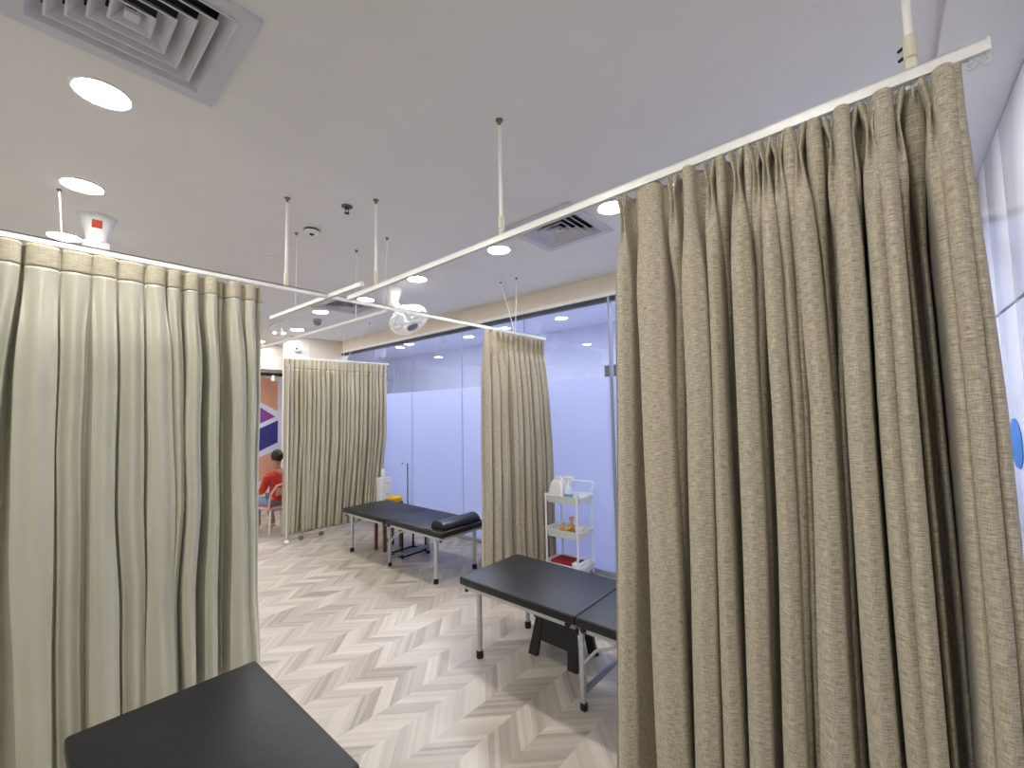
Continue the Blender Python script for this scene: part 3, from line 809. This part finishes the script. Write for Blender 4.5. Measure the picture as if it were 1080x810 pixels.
# ------------------------------------------------------------------ massage beds
def bed(label, loc):
    """head end at +y; 0.61 wide, two cushions hinged in the middle"""
    p = thing('massage_bed', label, 'massage bed', loc, group='folding massage beds')
    W_, L_ = .606, 1.84
    zt, zb = .500, .448
    for a, b in ((L_/2+.002, L_), (0, L_/2-.002)):
        m = MB(); m.box(0, W_, a, b, zb, zt, .012, 3)
        o = m.build('cushion', VINYL, p)
    for a, b in ((L_/2+.012, L_-.03), (.03, L_/2-.012)):
        m = MB()
        for x in (.022, W_-.047): m.box(x, x+.025, a, b, .420, .448)
        m.box(.022, W_-.022, b-.025, b, .420, .448); m.box(.022, W_-.022, a, a+.025, .420, .448)
        m.build('frame', SILVER, p, smooth=False)
    for x in (.05, W_-.05):
        for y in (.14, L_-.14):
            m = MB(); m.tube([(x, y, .02), (x, y, .43)], .0185, 18); lg = m.build('leg', SILVER, p)
            m = MB(); m.lathe([(0, 0), (.022, 0), (.024, .006), (.0225, .045), (.019, .048), (0, .048)], c=(x, y, 0), n=20); m.build('rubber_foot', RUBBER, lg)
        # hinge legs with diagonal brace
        m = MB(); m.box(x-.012, x+.012, L_/2-.024, L_/2, .03, .43, .002); lg = m.build('leg', SILVER, p)
        m = MB(); m.box(x-.015, x+.015, L_/2-.029, L_/2+.004, 0, .04, .004); m.build('rubber_foot', RUBBER, lg)
        m = MB()
        m.tube([(x, L_/2-.012, .235), (x, L_/2-.10, .335), (x, L_/2-.30, .425)], .0085, 8)
        m.build('brace', SILVER, p)
        for y in (L_/2+.055, L_/2-.045):
            m = MB(); m.lathe([(0, -.006), (.016, -.006), (.016, .006), (0, .006)], c=((.014 if x < .3 else W_-.014), y, .437), n=16, rot=Matrix.Rotation(PI/2, 3, 'Y')); m.build('hinge_cap', RUBBER, p)
    m = MB(); m.box(.05, W_-.05, L_/2-.02, L_/2-.004, .075, .105, .002); m.build('cross_bar', mat('blue_grey_bar', srgb(150, 160, 178), .35, .4, noise_amt=.04), p)
    m = MB()
    for x in (.028, W_-.028):
        for y in (.045, L_-.045):
            m.tube([(x, y, .422), (x, y, .405)], .012, 12)
    m.build('corner_knob', RUBBER, p)
    return p
b2 = bed('black massage bed nearest the trolley, half hidden by the big right curtain', (2.005, .405, 0))
b1 = dup(b2, (2.612, 3.165, 0), label='black folding massage bed with bolster pillow in front of the frosted glass')
b3 = dup(b2, (.150, .398, 0), label='black massage bed in the foreground at the bottom left beside the pale curtain')
for b in (b1, b2, b3):
    if 'group' in b.keys(): b['group'] = 'folding massage beds'

# bolster pillow on the far bed
bo = thing('bolster_pillow', 'black half round bolster pillow lying on the far massage bed', 'pillow', (2.92, 3.30, .502), 0)
prof = [(-.095, 0.0), (-.10, .012), (-.086, .042), (-.05, .066), (0, .075), (.05, .066), (.086, .042), (.10, .012), (.095, 0.0)]
m = MB(); m.prism(prof, 0, -.235, .235)
o = m.build('cushion', VINYLP, bo); bv = o.modifiers.new('bevel', 'BEVEL'); bv.width = .012; bv.segments = 3; bv.limit_method = 'ANGLE'; bv.angle_limit = .8
m = MB()
for x in (-.235, .235): m.tube([(x, a, b) for a, b in prof], .004, 6)
m.build('piping', RUBBER, bo)
m = MB(); m.box(-.30, -.236, .02, .11, .0, .006, .002); m.build('flap', VINYLP, bo)

# black step stool under the near bed
ss_ = thing('step_stool', 'black plastic folding step stool on the floor under the near bed', 'step stool', (2.43, 1.70, 0), 0)
m = MB(); m.box(-.115, .115, -.155, .155, .235, .26, .008, 2); m.build('step_top', BLACKP, ss_)
for s in (-1, 1):
    m = MB()
    x0, x1 = s*.135, s*.085
    for t in (-1, 1):
        m.prism([(x0, 0), (x0-s*.03, 0), (x1-s*.02, .235), (x1, .235)], 1, t*.19, t*.12) if False else None
        bm = m.bm
        A = [bm.verts.new(q) for q in ((x0, t*.19, 0), (x0, t*.12, 0), (x1, t*.10, .24), (x1, t*.155, .24))]
        B = [bm.verts.new(q) for q in ((x0-s*.025, t*.19, 0), (x0-s*.025, t*.12, 0), (x1-s*.025, t*.10, .24), (x1-s*.025, t*.155, .24))]
        bm.faces.new(A); bm.faces.new(B[::-1])
        for q in range(4): bm.faces.new((A[q], B[q], B[(q+1) % 4], A[(q+1) % 4]))
    # panel between the feet
    bm = m.bm
    z0, z1 = .10, .24
    xa0, xa1 = lerp(x0, x1, z0/.24)-s*.004, x1-s*.004
    A = [bm.verts.new(q) for q in ((xa0, -.15, z0), (xa0, .15, z0), (xa1, .15, z1), (xa1, -.15, z1))]
    B = [bm.verts.new(q) for q in ((xa0-s*.015, -.15, z0), (xa0-s*.015, .15, z0), (xa1-s*.015, .15, z1), (xa1-s*.015, -.15, z1))]
    bm.faces.new(A); bm.faces.new(B[::-1])
    for q in range(4): bm.faces.new((A[q], B[q], B[(q+1) % 4], A[(q+1) % 4]))
    m.build('side_leg', BLACKP, ss_, smooth=False)

# stools under the far bed
bf = thing('metal_stool', 'black square tube stool under the far massage bed', 'stool', (3.03, 4.27, 0), math.radians(2))
m = MB(); m.box(-.16, .16, -.12, .12, .375, .41, .008); m.build('seat', BLACKP, bf)
for x in (-.165, .165):
    for y in (-.115, .115):
        MB().box(x-.009, x+.009, y-.009, y+.009, .0, .375, .001).build('leg', BLACKM, bf)
m = MB()
for y in (-.115, .115): m.box(-.156, .156, y-.008, y+.008, .012, .030)
for x in (-.165, .165): m.box(x-.008, x+.008, -.106, .106, .012, .030)
m.build('base_frame', BLACKM, bf, smooth=False)
ws = thing('wooden_stool', 'brown wooden stool under the far massage bed behind the metal one', 'stool', (3.0, 4.62, 0), math.radians(8))
m = MB(); m.box(-.15, .15, -.10, .10, .37, .40, .006); m.build('seat', WOOD, ws)
for x in (-.125, .125):
    for y in (-.075, .075):
        MB().box(x-.018, x+.018, y-.014, y+.014, 0, .37, .003).build('leg', WOOD, ws)
m = MB(); m.box(-.108, .108, -.082, -.068, .30, .34); m.box(-.108, .108, .068, .082, .30, .34); m.build('rung', WOOD, ws, smooth=False)

# yellow basin on a low stand, white drawer tower and pump bottle behind the far bed
ls = thing('low_stand', 'low brown stand behind the far bed holding the yellow basin', 'stand', (3.62, 5.42, 0))
m = MB(); m.lathe([(0, .33), (.12, .33), (.12, .355), (0, .355)], n=28); m.build('top', WOOD, ls)
for a in range(4):
    MB().tube([(.1*math.cos(a*PI/2+.6), .1*math.sin(a*PI/2+.6), 0), (.08*math.cos(a*PI/2+.6), .08*math.sin(a*PI/2+.6), .335)], .013, 10).build('leg', WOOD, ls)
yb = thing('basin', 'bright yellow plastic basin behind the far massage bed', 'basin', (3.62, 5.42, .356))
m = MB(); m.lathe([(0, 0), (.085, 0), (.115, .062), (.128, .066), (.128, .072), (.112, .070), (.082, .006), (0, .006)], n=36)
m.build('bowl', mat('yellow_plastic', srgb(240, 205, 40), .35, noise_amt=.04), yb)
dt = thing('drawer_tower', 'white plastic drawer tower at the right edge of the far curtain', 'drawer unit', (3.625, 5.70, 0))
m = MB(); m.box(-.085, .085, -.08, .08, .0, .68, .008); m.build('body', mat('milky_plastic', srgb(225, 232, 240), .3, noise_amt=.02), dt)
for z in (.03, .19, .35, .51):
    d = MB().box(-.078, .078, -.088, -.0805, z, z+.14, .003).build('drawer', WPLAST, dt)
    MB().box(-.03, .03, -.094, -.0885, z+.09, z+.105, .002).build('drawer_pull', GREYPLATE, d)
pb = thing('pump_bottle', 'white pump bottle standing on the white drawer tower', 'bottle', (3.615, 5.70, .681))
MB().lathe([(0, 0), (.035, 0), (.038, .01), (.038, .10), (.03, .125), (.014, .132), (0, .132)], n=24).build('body', WPLAST, pb)
m = MB(); m.lathe([(0, .132), (.015, .132), (.015, .15), (.005, .152), (.005, .18), (0, .18)], n=16); m.tube([(0, 0, .178), (-.02, -.01, .182), (-.04, -.02, .172)], .006, 8)
m.build('pump', mat('pale_blue_plastic', srgb(170, 200, 230), .35, noise_amt=.03), pb)

# ------------------------------------------------------------------ trolley
TC = V(3.55, 2.375, 0); TA = math.radians(-87)   # local +x along the long side towards the viewer's right
tr = thing('trolley', 'white three tier rolling trolley beside the glass wall', 'trolley', TC, TA)
TL, TW = .205, .14
def tray(z, nm):
    m = MB(); bm = m.bm
    def rect(l, w_, z_, r=.045, n=5):
        pts = []
        for cx, cy, a0 in ((l-r, w_-r, 0), (-l+r, w_-r, PI/2), (-l+r, -w_+r, PI), (l-r, -w_+r, 3*PI/2)):
            for i in range(n+1):
                a = a0+PI/2*i/n
                pts.append(bm.verts.new((cx+r*math.cos(a), cy+r*math.sin(a), z_)))
        return pts
    rings = [rect(TL-.02, TW-.02, z), rect(TL, TW, z+.07), rect(TL+.006, TW+.006, z+.07), rect(TL+.006, TW+.006, z+.074), rect(TL-.004, TW-.004, z+.074), rect(TL-.026, TW-.026, z+.005)]
    for A, B in zip(rings, rings[1:]):
        for i in range(len(A)): bm.faces.new((A[i], A[(i+1) % len(A)], B[(i+1) % len(A)], B[i]))
    bm.faces.new(rings[0][::-1]); bm.faces.new(rings[-1])
    return m.build(nm, mat('tray_white', srgb(228, 233, 230), .4, noise_amt=.02), tr)
TZ = (.728, .408, .095)
for z in TZ: tray(z, 'tray')
for sx in (-1, 1):
    for sy in (-1, 1):
        MB().tube([(sx*(TL-.035), sy*(TW+.004), .06), (sx*(TL-.035), sy*(TW+.004), TZ[0]+.09)], .009, 12).build('post', WMETAL, tr)
        c = MB(); c.lathe([(0, -.010), (.026, -.010), (.028, -.006), (.028, .006), (.026, .010), (0, .010)], c=(sx*(TL-.035), sy*(TW+.004), .028), n=20, rot=Matrix.Rotation(PI/2, 3, 'X'))
        c.tube([(sx*(TL-.035), sy*(TW+.004), .03), (sx*(TL-.035), sy*(TW+.004), .066)], .008, 8)
        c.build('castor', mat('castor_grey', srgb(150, 152, 156), .5, noise_amt=.05), tr)
hy = TW+.004
m = MB(); m.tube([(TL-.035, hy, TZ[0]+.08), (TL-.01, hy+.01, TZ[0]+.15), (TL+.0, hy+.01, TZ[0]+.17), (TL-.03, hy+.012, TZ[0]+.183), (-.12, hy+.012, TZ[0]+.183), (-TL+.03, hy+.01, TZ[0]+.17), (-TL+.035, hy, TZ[0]+.08)], .009, 12)
m.build('handle', WMETAL, tr)
cs, sn = math.cos(TA), math.sin(TA)
def tw(x, y, z): return (TC.x+cs*x-sn*y, TC.y+sn*x+cs*y, z)
# on the top tray
jg = thing('jug', 'white plastic jug with handle on the top tray of the trolley', 'jug', tw(-.105, -.02, TZ[0]+.0055), TA)
m = MB(); m.prism([(-.105, 0), (.085, 0), (.08, .17), (.06, .205), (-.02, .205), (-.05, .185)], 1, -.055, .055)
o = m.build('body', WPLAST, jg); bv = o.modifiers.new('bevel', 'BEVEL'); bv.width = .018; bv.segments = 3
m = MB(); m.tube([(-.04, 0, .19), (-.02, 0, .225), (.04, 0, .228), (.06, 0, .20)], .011, 10); m.build('grip', WPLAST, jg)
m = MB(); m.tube([(-.045, 0, .185), (-.085, 0, .11), (-.11, 0, .03)], .012, 10); m.build('side_handle', WPLAST, jg)
sb = thing('spray_bottle', 'clear spray bottle with blue liquid and white trigger on the trolley', 'spray bottle', tw(.035, -.05, TZ[0]+.0055), TA)
MB().lathe([(0, 0), (.038, 0), (.041, .01), (.041, .085), (0, .085)], n=24).build('liquid', mat('blue_liquid', srgb(120, 175, 225), .15, noise_amt=.1), sb)
MB().lathe([(.041, .085), (.041, .11), (.034, .14), (.016, .165), (.014, .18), (0, .18)], n=24, cap=False).build('bottle_shoulder', mat('clear_plastic', srgb(215, 225, 236), .12, noise_amt=.02), sb)
m = MB(); m.tube([(0, 0, .175), (0, 0, .215)], .017, 14); m.obox(V(-.012, 0, .232), (.085, .026, .032), Matrix.Identity(3), .008); m.obox(V(.042, 0, .234), (.03, .018, .02), Matrix.Identity(3), .004)
m.tube([(.02, 0, .222), (.035, 0, .195), (.03, 0, .165)], [.008, .007, .005], 8)
m.build('trigger', WPLAST, sb)
for i, (x, y, h, cl, lab) in enumerate(((.11, .04, .05, srgb(225, 225, 228), 'small white jar on the top tray by the spray bottle'), (.13, -.03, .03, srgb(60, 62, 70), 'small dark tin on the top tray near the trolley corner'), (.095, -.085, .022, srgb(40, 42, 46), 'little black pot at the front of the top tray'))):
    j = thing('jar', lab, 'jar', tw(x, y, TZ[0]+.0055), TA)
    MB().lathe([(0, 0), (.026, 0), (.028, .004), (.028, h), (0, h)], n=20).build('body', mat('jar%d' % i, cl, .35, noise_amt=.05), j)
    MB().lathe([(0, h), (.03, h), (.03, h+.014), (0, h+.014)], n=20).build('lid', WPLAST if i != 2 else BLACKP, j)
# middle tray: wooden massage tools
GOLD = mat('honey_wood', srgb(206, 160, 84), .4, noise_amt=.2, noise_scale=30)
CANE = mat('pale_cane', srgb(214, 184, 128), .5, noise_amt=.15, noise_scale=40)
zt_ = TZ[1]+.0055
t1 = thing('massage_roller', 'honey coloured wooden roller tool on the middle tray', 'massage tool', tw(-.005, -.075, zt_), TA+.3)
t1.rotation_euler = (0, -.42, TA+.3); t1.location.z += .043
m = MB(); m.tube([(-.09, 0, .016), (.09, 0, .016)], .009, 10); m.build('grip', GOLD, t1)
for x in (-.06, -.03, 0, .03, .06): MB().lathe([(.009, -.012), (.016, -.012), (.0175, 0), (.016, .012), (.009, .012)], c=(x, 0, .0175), n=16, rot=Matrix.Rotation(PI/2, 3, 'Y')).build('bead', GOLD, t1)
t2 = thing('wooden_mallet', 'upright golden wooden mallet on the middle tray', 'massage tool', tw(.03, .0, zt_), TA-.4)
m = MB(); m.lathe([(0, 0), (.036, 0), (.044, .02), (.044, .08), (.032, .095), (.016, .10), (.015, .14), (.026, .155), (.023, .172), (0, .178)], n=24); m.build('mallet_body', GOLD, t2)
t3 = thing('wooden_scraper', 'flat pale wooden scraper leaning on the middle tray', 'massage tool', tw(-.095, -.02, zt_), TA+.5)
m = MB(); m.obox(V(0, 0, .052), (.13, .07, .022), Matrix.Rotation(-.75, 3, 'Y'), .005); m.build('blade', CANE, t3)
t4 = thing('cup', 'white round cup on the middle tray beside the wooden tools', 'cup', tw(.125, -.02, zt_), TA)
m = MB(); m.lathe([(0, 0), (.034, 0), (.044, .09), (.042, .09), (.032, .005), (0, .005)], n=24); m.build('bowl', WPLAST, t4)
m = MB(); m.tube([(.036, 0, .04), (.058, 0, .035), (.055, 0, .015), (.033, 0, .012)], .004, 8); m.build('cup_handle', WPLAST, t4)
t5 = thing('wooden_comb', 'small brown wooden comb at the back of the middle tray', 'comb', tw(.07, .075, zt_), TA+.1)
m = MB(); m.box(-.05, .05, .01, .03, .0, .01, .003)
for i in range(10): m.box(-.048+i*.01, -.043+i*.01, -.025, .012, .002, .008)
m.build('comb_body', WOOD, t5, smooth=False)
# bottom tray: dark red towel
rt_ = thing('red_towel', 'dark red towel folded in the bottom tray of the trolley', 'towel', tw(-.055, 0, TZ[2]+.0055), TA)
m = MB(); m.box(-.115, .115, -.105, .105, 0, .036, .014, 3); m.box(-.11, .112, -.10, .10, .0365, .072, .014, 3); m.build('folds', RED, rt_)
wt = thing('handled_tub', 'small white tub with dark grip hole beside the red towel', 'tub', tw(.118, -.01, TZ[2]+.0055), TA)
m = MB(); m.box(-.045, .045, -.09, .09, 0, .085, .01); m.build('body', WPLAST, wt)
MB().box(-.02, .02, -.05, .05, .0855, .088, .001).build('grip_hole', BLACKP, wt)

# ------------------------------------------------------------------ rolling pole stand behind the far curtain
rs = thing('rolling_stand', 'slim white pole stand on castors at the left edge of the far curtain', 'stand', (2.285, 5.80, 0))
MB().tube([(0, 0, .03), (0, 0, 2.30)], .0095, 12).build('pole', mat('pole_pale', srgb(214, 204, 196), .4, noise_amt=.03), rs)
MB().lathe([(0, 0), (.02, .004), (.033, .02), (.033, .034), (.02, .05), (0, .054)], n=20).build('pole_foot', WPLAST, rs)
m = MB(); m.tube([(0, 0, .046), (.20, .07, .046), (.46, .06, .046)], .010, 10); m.build('base_bar', mat('stand_grey', srgb(168, 160, 150), .4, .2, noise_amt=.05), rs)
for x, y in ((.20, .045), (.46, .035)):
    c = MB(); c.lathe([(0, -.012), (.03, -.012), (.032, 0), (.03, .012), (0, .012)], c=(x, y, .032), n=20, rot=Matrix.Rotation(PI/2, 3, 'X')); c.tube([(x, y, .03), (x, y+.025, .048)], .009, 8)
    c.build('castor', mat('castor_brown', srgb(120, 112, 104), .5, noise_amt=.08), rs)

# ------------------------------------------------------------------ reception counter, small goods, person on a pink chair
dk = thing('counter', 'white reception counter in front of the mural by the seated person', 'counter', (1.55, 7.55, 0))
MB().box(0, .98, -.02, .42, .72, .76, .005).build('worktop', WPLAST, dk)
MB().box(.03, .95, 0, .40, .0, .72, .003).build('front_panel', mat('counter_white', srgb(220, 222, 232), .5, noise_amt=.02), dk, smooth=False)
def goods(nm, x, y, lab, cl, h, r):
    g = thing(nm, lab, 'bottle', (x, y, .7605))
    MB().lathe([(0, 0), (r, 0), (r, h*.7), (r*.5, h*.82), (r*.5, h*.86), (0, h*.86)], n=18).build('body', mat(nm+lab[:6], cl, .35, noise_amt=.05), g)
    MB().lathe([(0, h*.86), (r*.55, h*.86), (r*.55, h), (0, h)], n=18).build('cap', WPLAST, g)
goods('red_bottle', 2.40, 7.62, 'red bottle on the reception counter by the head of the person', srgb(176, 26, 48), .24, .045)
goods('blue_bottle', 2.32, 7.70, 'blue bottle on the reception counter at the edge of the left curtain', srgb(60, 110, 200), .18, .04)
goods('white_bottle', 2.47, 7.74, 'white bottle on the reception counter beside the red one', srgb(232, 232, 236), .17, .04)

PINK = mat('pink_plastic', srgb(232, 172, 164), .4, noise_amt=.04)
PX, PY = 2.47, 6.65
pd = (-rt0*.84 + V(fw.x, fw.y, 0).normalized()*.54).normalized()   # facing direction
pa = math.atan2(pd.y, pd.x)
ch = thing('chair', 'pink plastic chair with curved back under the person in red', 'chair', (PX, PY, 0), pa)
m = MB(); m.box(-.19, .20, -.19, .19, .325, .352, .012, 3); m.build('seat', PINK, ch)
m = MB(); m.tube([(-.17, -.19, .33), (-.22, -.19, .55), (-.24, -.12, .66), (-.245, 0, .685), (-.24, .12, .66), (-.22, .19, .55), (-.17, .19, .33)], .016, 10)
m.build('back_frame', PINK, ch)
m = MB(); m.obox(V(-.235, 0, .58), (.014, .26, .11), Matrix.Rotation(-.12, 3, 'Y'), .006); m.build('backrest', PINK, ch)
for x in (-.16, .17):
    for y in (-.16, .16):
        MB().tube([(x*1.15, y*1.15, 0), (x, y, .33)], .013, 10).build('leg', WMETAL, ch)

SKIN = mat('skin', srgb(186, 132, 100), .55, noise_amt=.05, noise_scale=20)
def skin_mesh(name, verts, edges, radii, mt, parent, root=0, sub=2):
    me = bpy.data.meshes.new(name); me.from_pydata(verts, edges, []); me.materials.append(mt)
    o = bpy.data.objects.new(name, me); COL.objects.link(o)
    sk = o.modifiers.new('skin', 'SKIN'); sk.use_smooth_shade = True
    sv = me.skin_vertices[0].data
    for i, r in enumerate(radii):
        sv[i].radius = r if isinstance(r, tuple) else (r, r); sv[i].use_root = (i == root)
    sb_ = o.modifiers.new('sub', 'SUBSURF'); sb_.levels = sub; sb_.render_levels = sub
    if parent is not None:
        o.parent = parent; TREE.setdefault(parent.name, []).append(o)
    return o
# seated figure, local x = facing, z up; origin on the floor under the seat
pv = [(-.03, 0, .44), (-.05, 0, .56), (-.07, 0, .70), (-.06, 0, .83), (-.035, 0, .905), (-.02, 0, .955), (-.005, 0, 1.03), (.005, 0, 1.10),
      (-.06, .155, .815), (-.02, .20, .62), (.16, .16, .56), (.24, .13, .575),
      (-.06, -.155, .815), (-.02, -.20, .62), (.16, -.16, .56), (.24, -.13, .575),
      (-.01, .09, .42), (.19, .10, .425), (.38, .10, .41), (.34, .10, .22), (.28, .10, .07), (.33, .105, .035), (.42, .11, .025),
      (-.01, -.09, .42), (.19, -.10, .425), (.38, -.10, .41), (.32, -.10, .22), (.24, -.10, .07), (.29, -.105, .035), (.38, -.11, .025)]
pe = [(0, 1), (1, 2), (2, 3), (3, 4), (4, 5), (5, 6), (6, 7), (3, 8), (8, 9), (9, 10), (10, 11), (3, 12), (12, 13), (13, 14), (14, 15),
      (0, 16), (16, 17), (17, 18), (18, 19), (19, 20), (20, 21), (21, 22), (0, 23), (23, 24), (24, 25), (25, 26), (26, 27), (27, 28), (28, 29)]
pr_ = [(.10, .13), (.09, .12), (.10, .13), (.085, .12), .05, .046, (.075, .07), (.078, .07),
       .045, .038, .03, .024, .045, .038, .03, .024,
       .07, .068, .052, .046, .032, .032, .024, .07, .068, .052, .046, .032, .032, .024]
pe_ = skin_mesh('person', pv, pe, pr_, SKIN, None)
pe_.scale = (.955,)*3; pe_.location = (PX, PY, 0.004); pe_.rotation_euler = (0, 0, pa)
tag(pe_, 'person in a red sweater seated on a pink chair between the curtains, facing away', 'person')
# fingers belong to the same figure: short chains on each wrist
SW = mat('red_knit', srgb(190, 44, 26), .9, noise_amt=.25, noise_scale=30, bump=.5, bump_scale=80, sheen=.3)
DEN = mat('pale_denim', srgb(134, 150, 178), .85, noise_amt=.12, noise_scale=40)
HAIR = mat('black_hair', srgb(22, 19, 18), .45, noise_amt=.2, noise_scale=60)
skin_mesh('sweater', [(-.04, 0, .43), (-.055, 0, .55), (-.075, 0, .70), (-.065, 0, .825), (-.045, 0, .885), (-.065, .16, .815), (-.02, .205, .62), (.13, .17, .565), (-.065, -.16, .815), (-.02, -.205, .62), (.13, -.17, .565)],
          [(0, 1), (1, 2), (2, 3), (3, 4), (3, 5), (5, 6), (6, 7), (3, 8), (8, 9), (9, 10)],
          [(.125, .15), (.12, .145), (.12, .15), (.10, .135), (.062, .066), .066, .056, .045, .066, .056, .045], SW, pe_)
skin_mesh('jeans', [(-.03, 0, .43), (0, .09, .42), (.19, .10, .425), (.38, .10, .41), (.345, .10, .22), (.33, .10, .19), (0, -.09, .42), (.19, -.10, .425), (.38, -.10, .41), (.325, -.10, .22), (.31, -.10, .19)],
          [(0, 1), (1, 2), (2, 3), (3, 4), (4, 5), (0, 6), (6, 7), (7, 8), (8, 9), (9, 10)],
          [(.115, .14), .082, .078, .062, .056, .056, .082, .078, .062, .056, .056], DEN, pe_)
m = MB(); m.sphere(V(-.012, 0, 1.095), .094, 1.0, .88, 1.12, 24)
# cut the hair away from the face
for v in list(m.bm.verts):
    if v.co.x > .045 and v.co.z < 1.14: v.co.x = .045+(v.co.x-.045)*.15; v.co.y *= .8
    if v.co.z < 1.03: v.co.z = 1.03; v.co.y *= .8; v.co.x -= .01
m.build('hair', HAIR, pe_)
m = MB(); m.sphere(V(-.105, 0, 1.11), .038, 1, 1, 1, 16); m.build('hair_bun', HAIR, pe_)
m = MB()
for s in (-1, 1): m.sphere(V(.0, s*.079, 1.065), .02, .8, .4, 1.2, 12)
m.build('ears', SKIN, pe_)
m = MB(); m.sphere(V(.088, 0, 1.055), .016, 1.1, .8, 1.2, 12); m.build('nose', SKIN, pe_)
m = MB()
for s in (-1, 1): m.sphere(V(.074, s*.03, 1.085), .009, .6, 1, .8, 10)
m.build('eyes', HAIR, pe_)
m = MB(); m.sphere(V(.078, 0, 1.018), .018, .35, 1, .35, 12); m.build('mouth', mat('lips', srgb(150, 70, 66), .5, noise_amt=.05), pe_)
for s, dx in ((1, .0), (-1, -.04)):
    hnd = [(.235, s*.13, .575), (.275, s*.118, .572)]; e_ = [(0, 1)]; r_ = [(.022, .014), (.032, .013)]
    for q, (off, ln) in enumerate(((-.024, .05), (-.008, .058), (.008, .055), (.023, .044))):
        i0 = len(hnd)
        hnd += [(.305, s*.118+off, .572), (.305+ln*.55, s*.118+off*1.1, .566), (.305+ln, s*.118+off*1.15, .552)]; e_ += [(1, i0), (i0, i0+1), (i0+1, i0+2)]; r_ += [.009, .0085, .0075]
    i0 = len(hnd); hnd += [(.265, s*.118-s*.036, .57), (.295, s*.118-s*.05, .562)]; e_ += [(1, i0), (i0, i0+1)]; r_ += [.010, .008]
    skin_mesh('hand', hnd, e_, r_, SKIN, pe_, sub=1)
    m = MB(); bx = .35+dx
    m.sphere(V(bx+.02, s*.107, .032), .05, 2.3, .8, .75, 16)
    for v in m.bm.verts: v.co.z = max(v.co.z, .002)
    m.build('shoe', mat('cream_shoe', srgb(226, 208, 166), .6, noise_amt=.06), pe_)

# ------------------------------------------------------------------ world, camera, colour
wd_ = bpy.data.worlds.new('world'); S.world = wd_; wd_.use_nodes = True
wd_.node_tree.nodes['Background'].inputs[0].default_value = (.52, .515, .50, 1)
wd_.node_tree.nodes['Background'].inputs[1].default_value = .75
cd = bpy.data.cameras.new('camera'); co = bpy.data.objects.new('camera', cd); COL.objects.link(co)
cd.sensor_fit = 'HORIZONTAL'; cd.sensor_width = 36; cd.lens = F_PX/1080*36; cd.clip_start = .02
mw = Matrix((rt, up, -fw)).transposed().to_4x4(); mw.translation = V(0, 0, 1.6)
co.matrix_world = mw
S.camera = co
vs = S.view_settings
vs.view_transform = 'Standard'; vs.look = 'None'; vs.gamma = 1; vs.use_curve_mapping = False
vs.exposure = 0.7
try:
    S.cycles.use_denoising = True; S.cycles.denoiser = 'OPENIMAGEDENOISE'
    S.cycles.max_bounces = 10; S.cycles.diffuse_bounces = 6; S.cycles.transparent_max_bounces = 16
    S.cycles.sample_clamp_indirect = 8; S.cycles.caustics_reflective = False; S.cycles.caustics_refractive = False
except Exception: pass
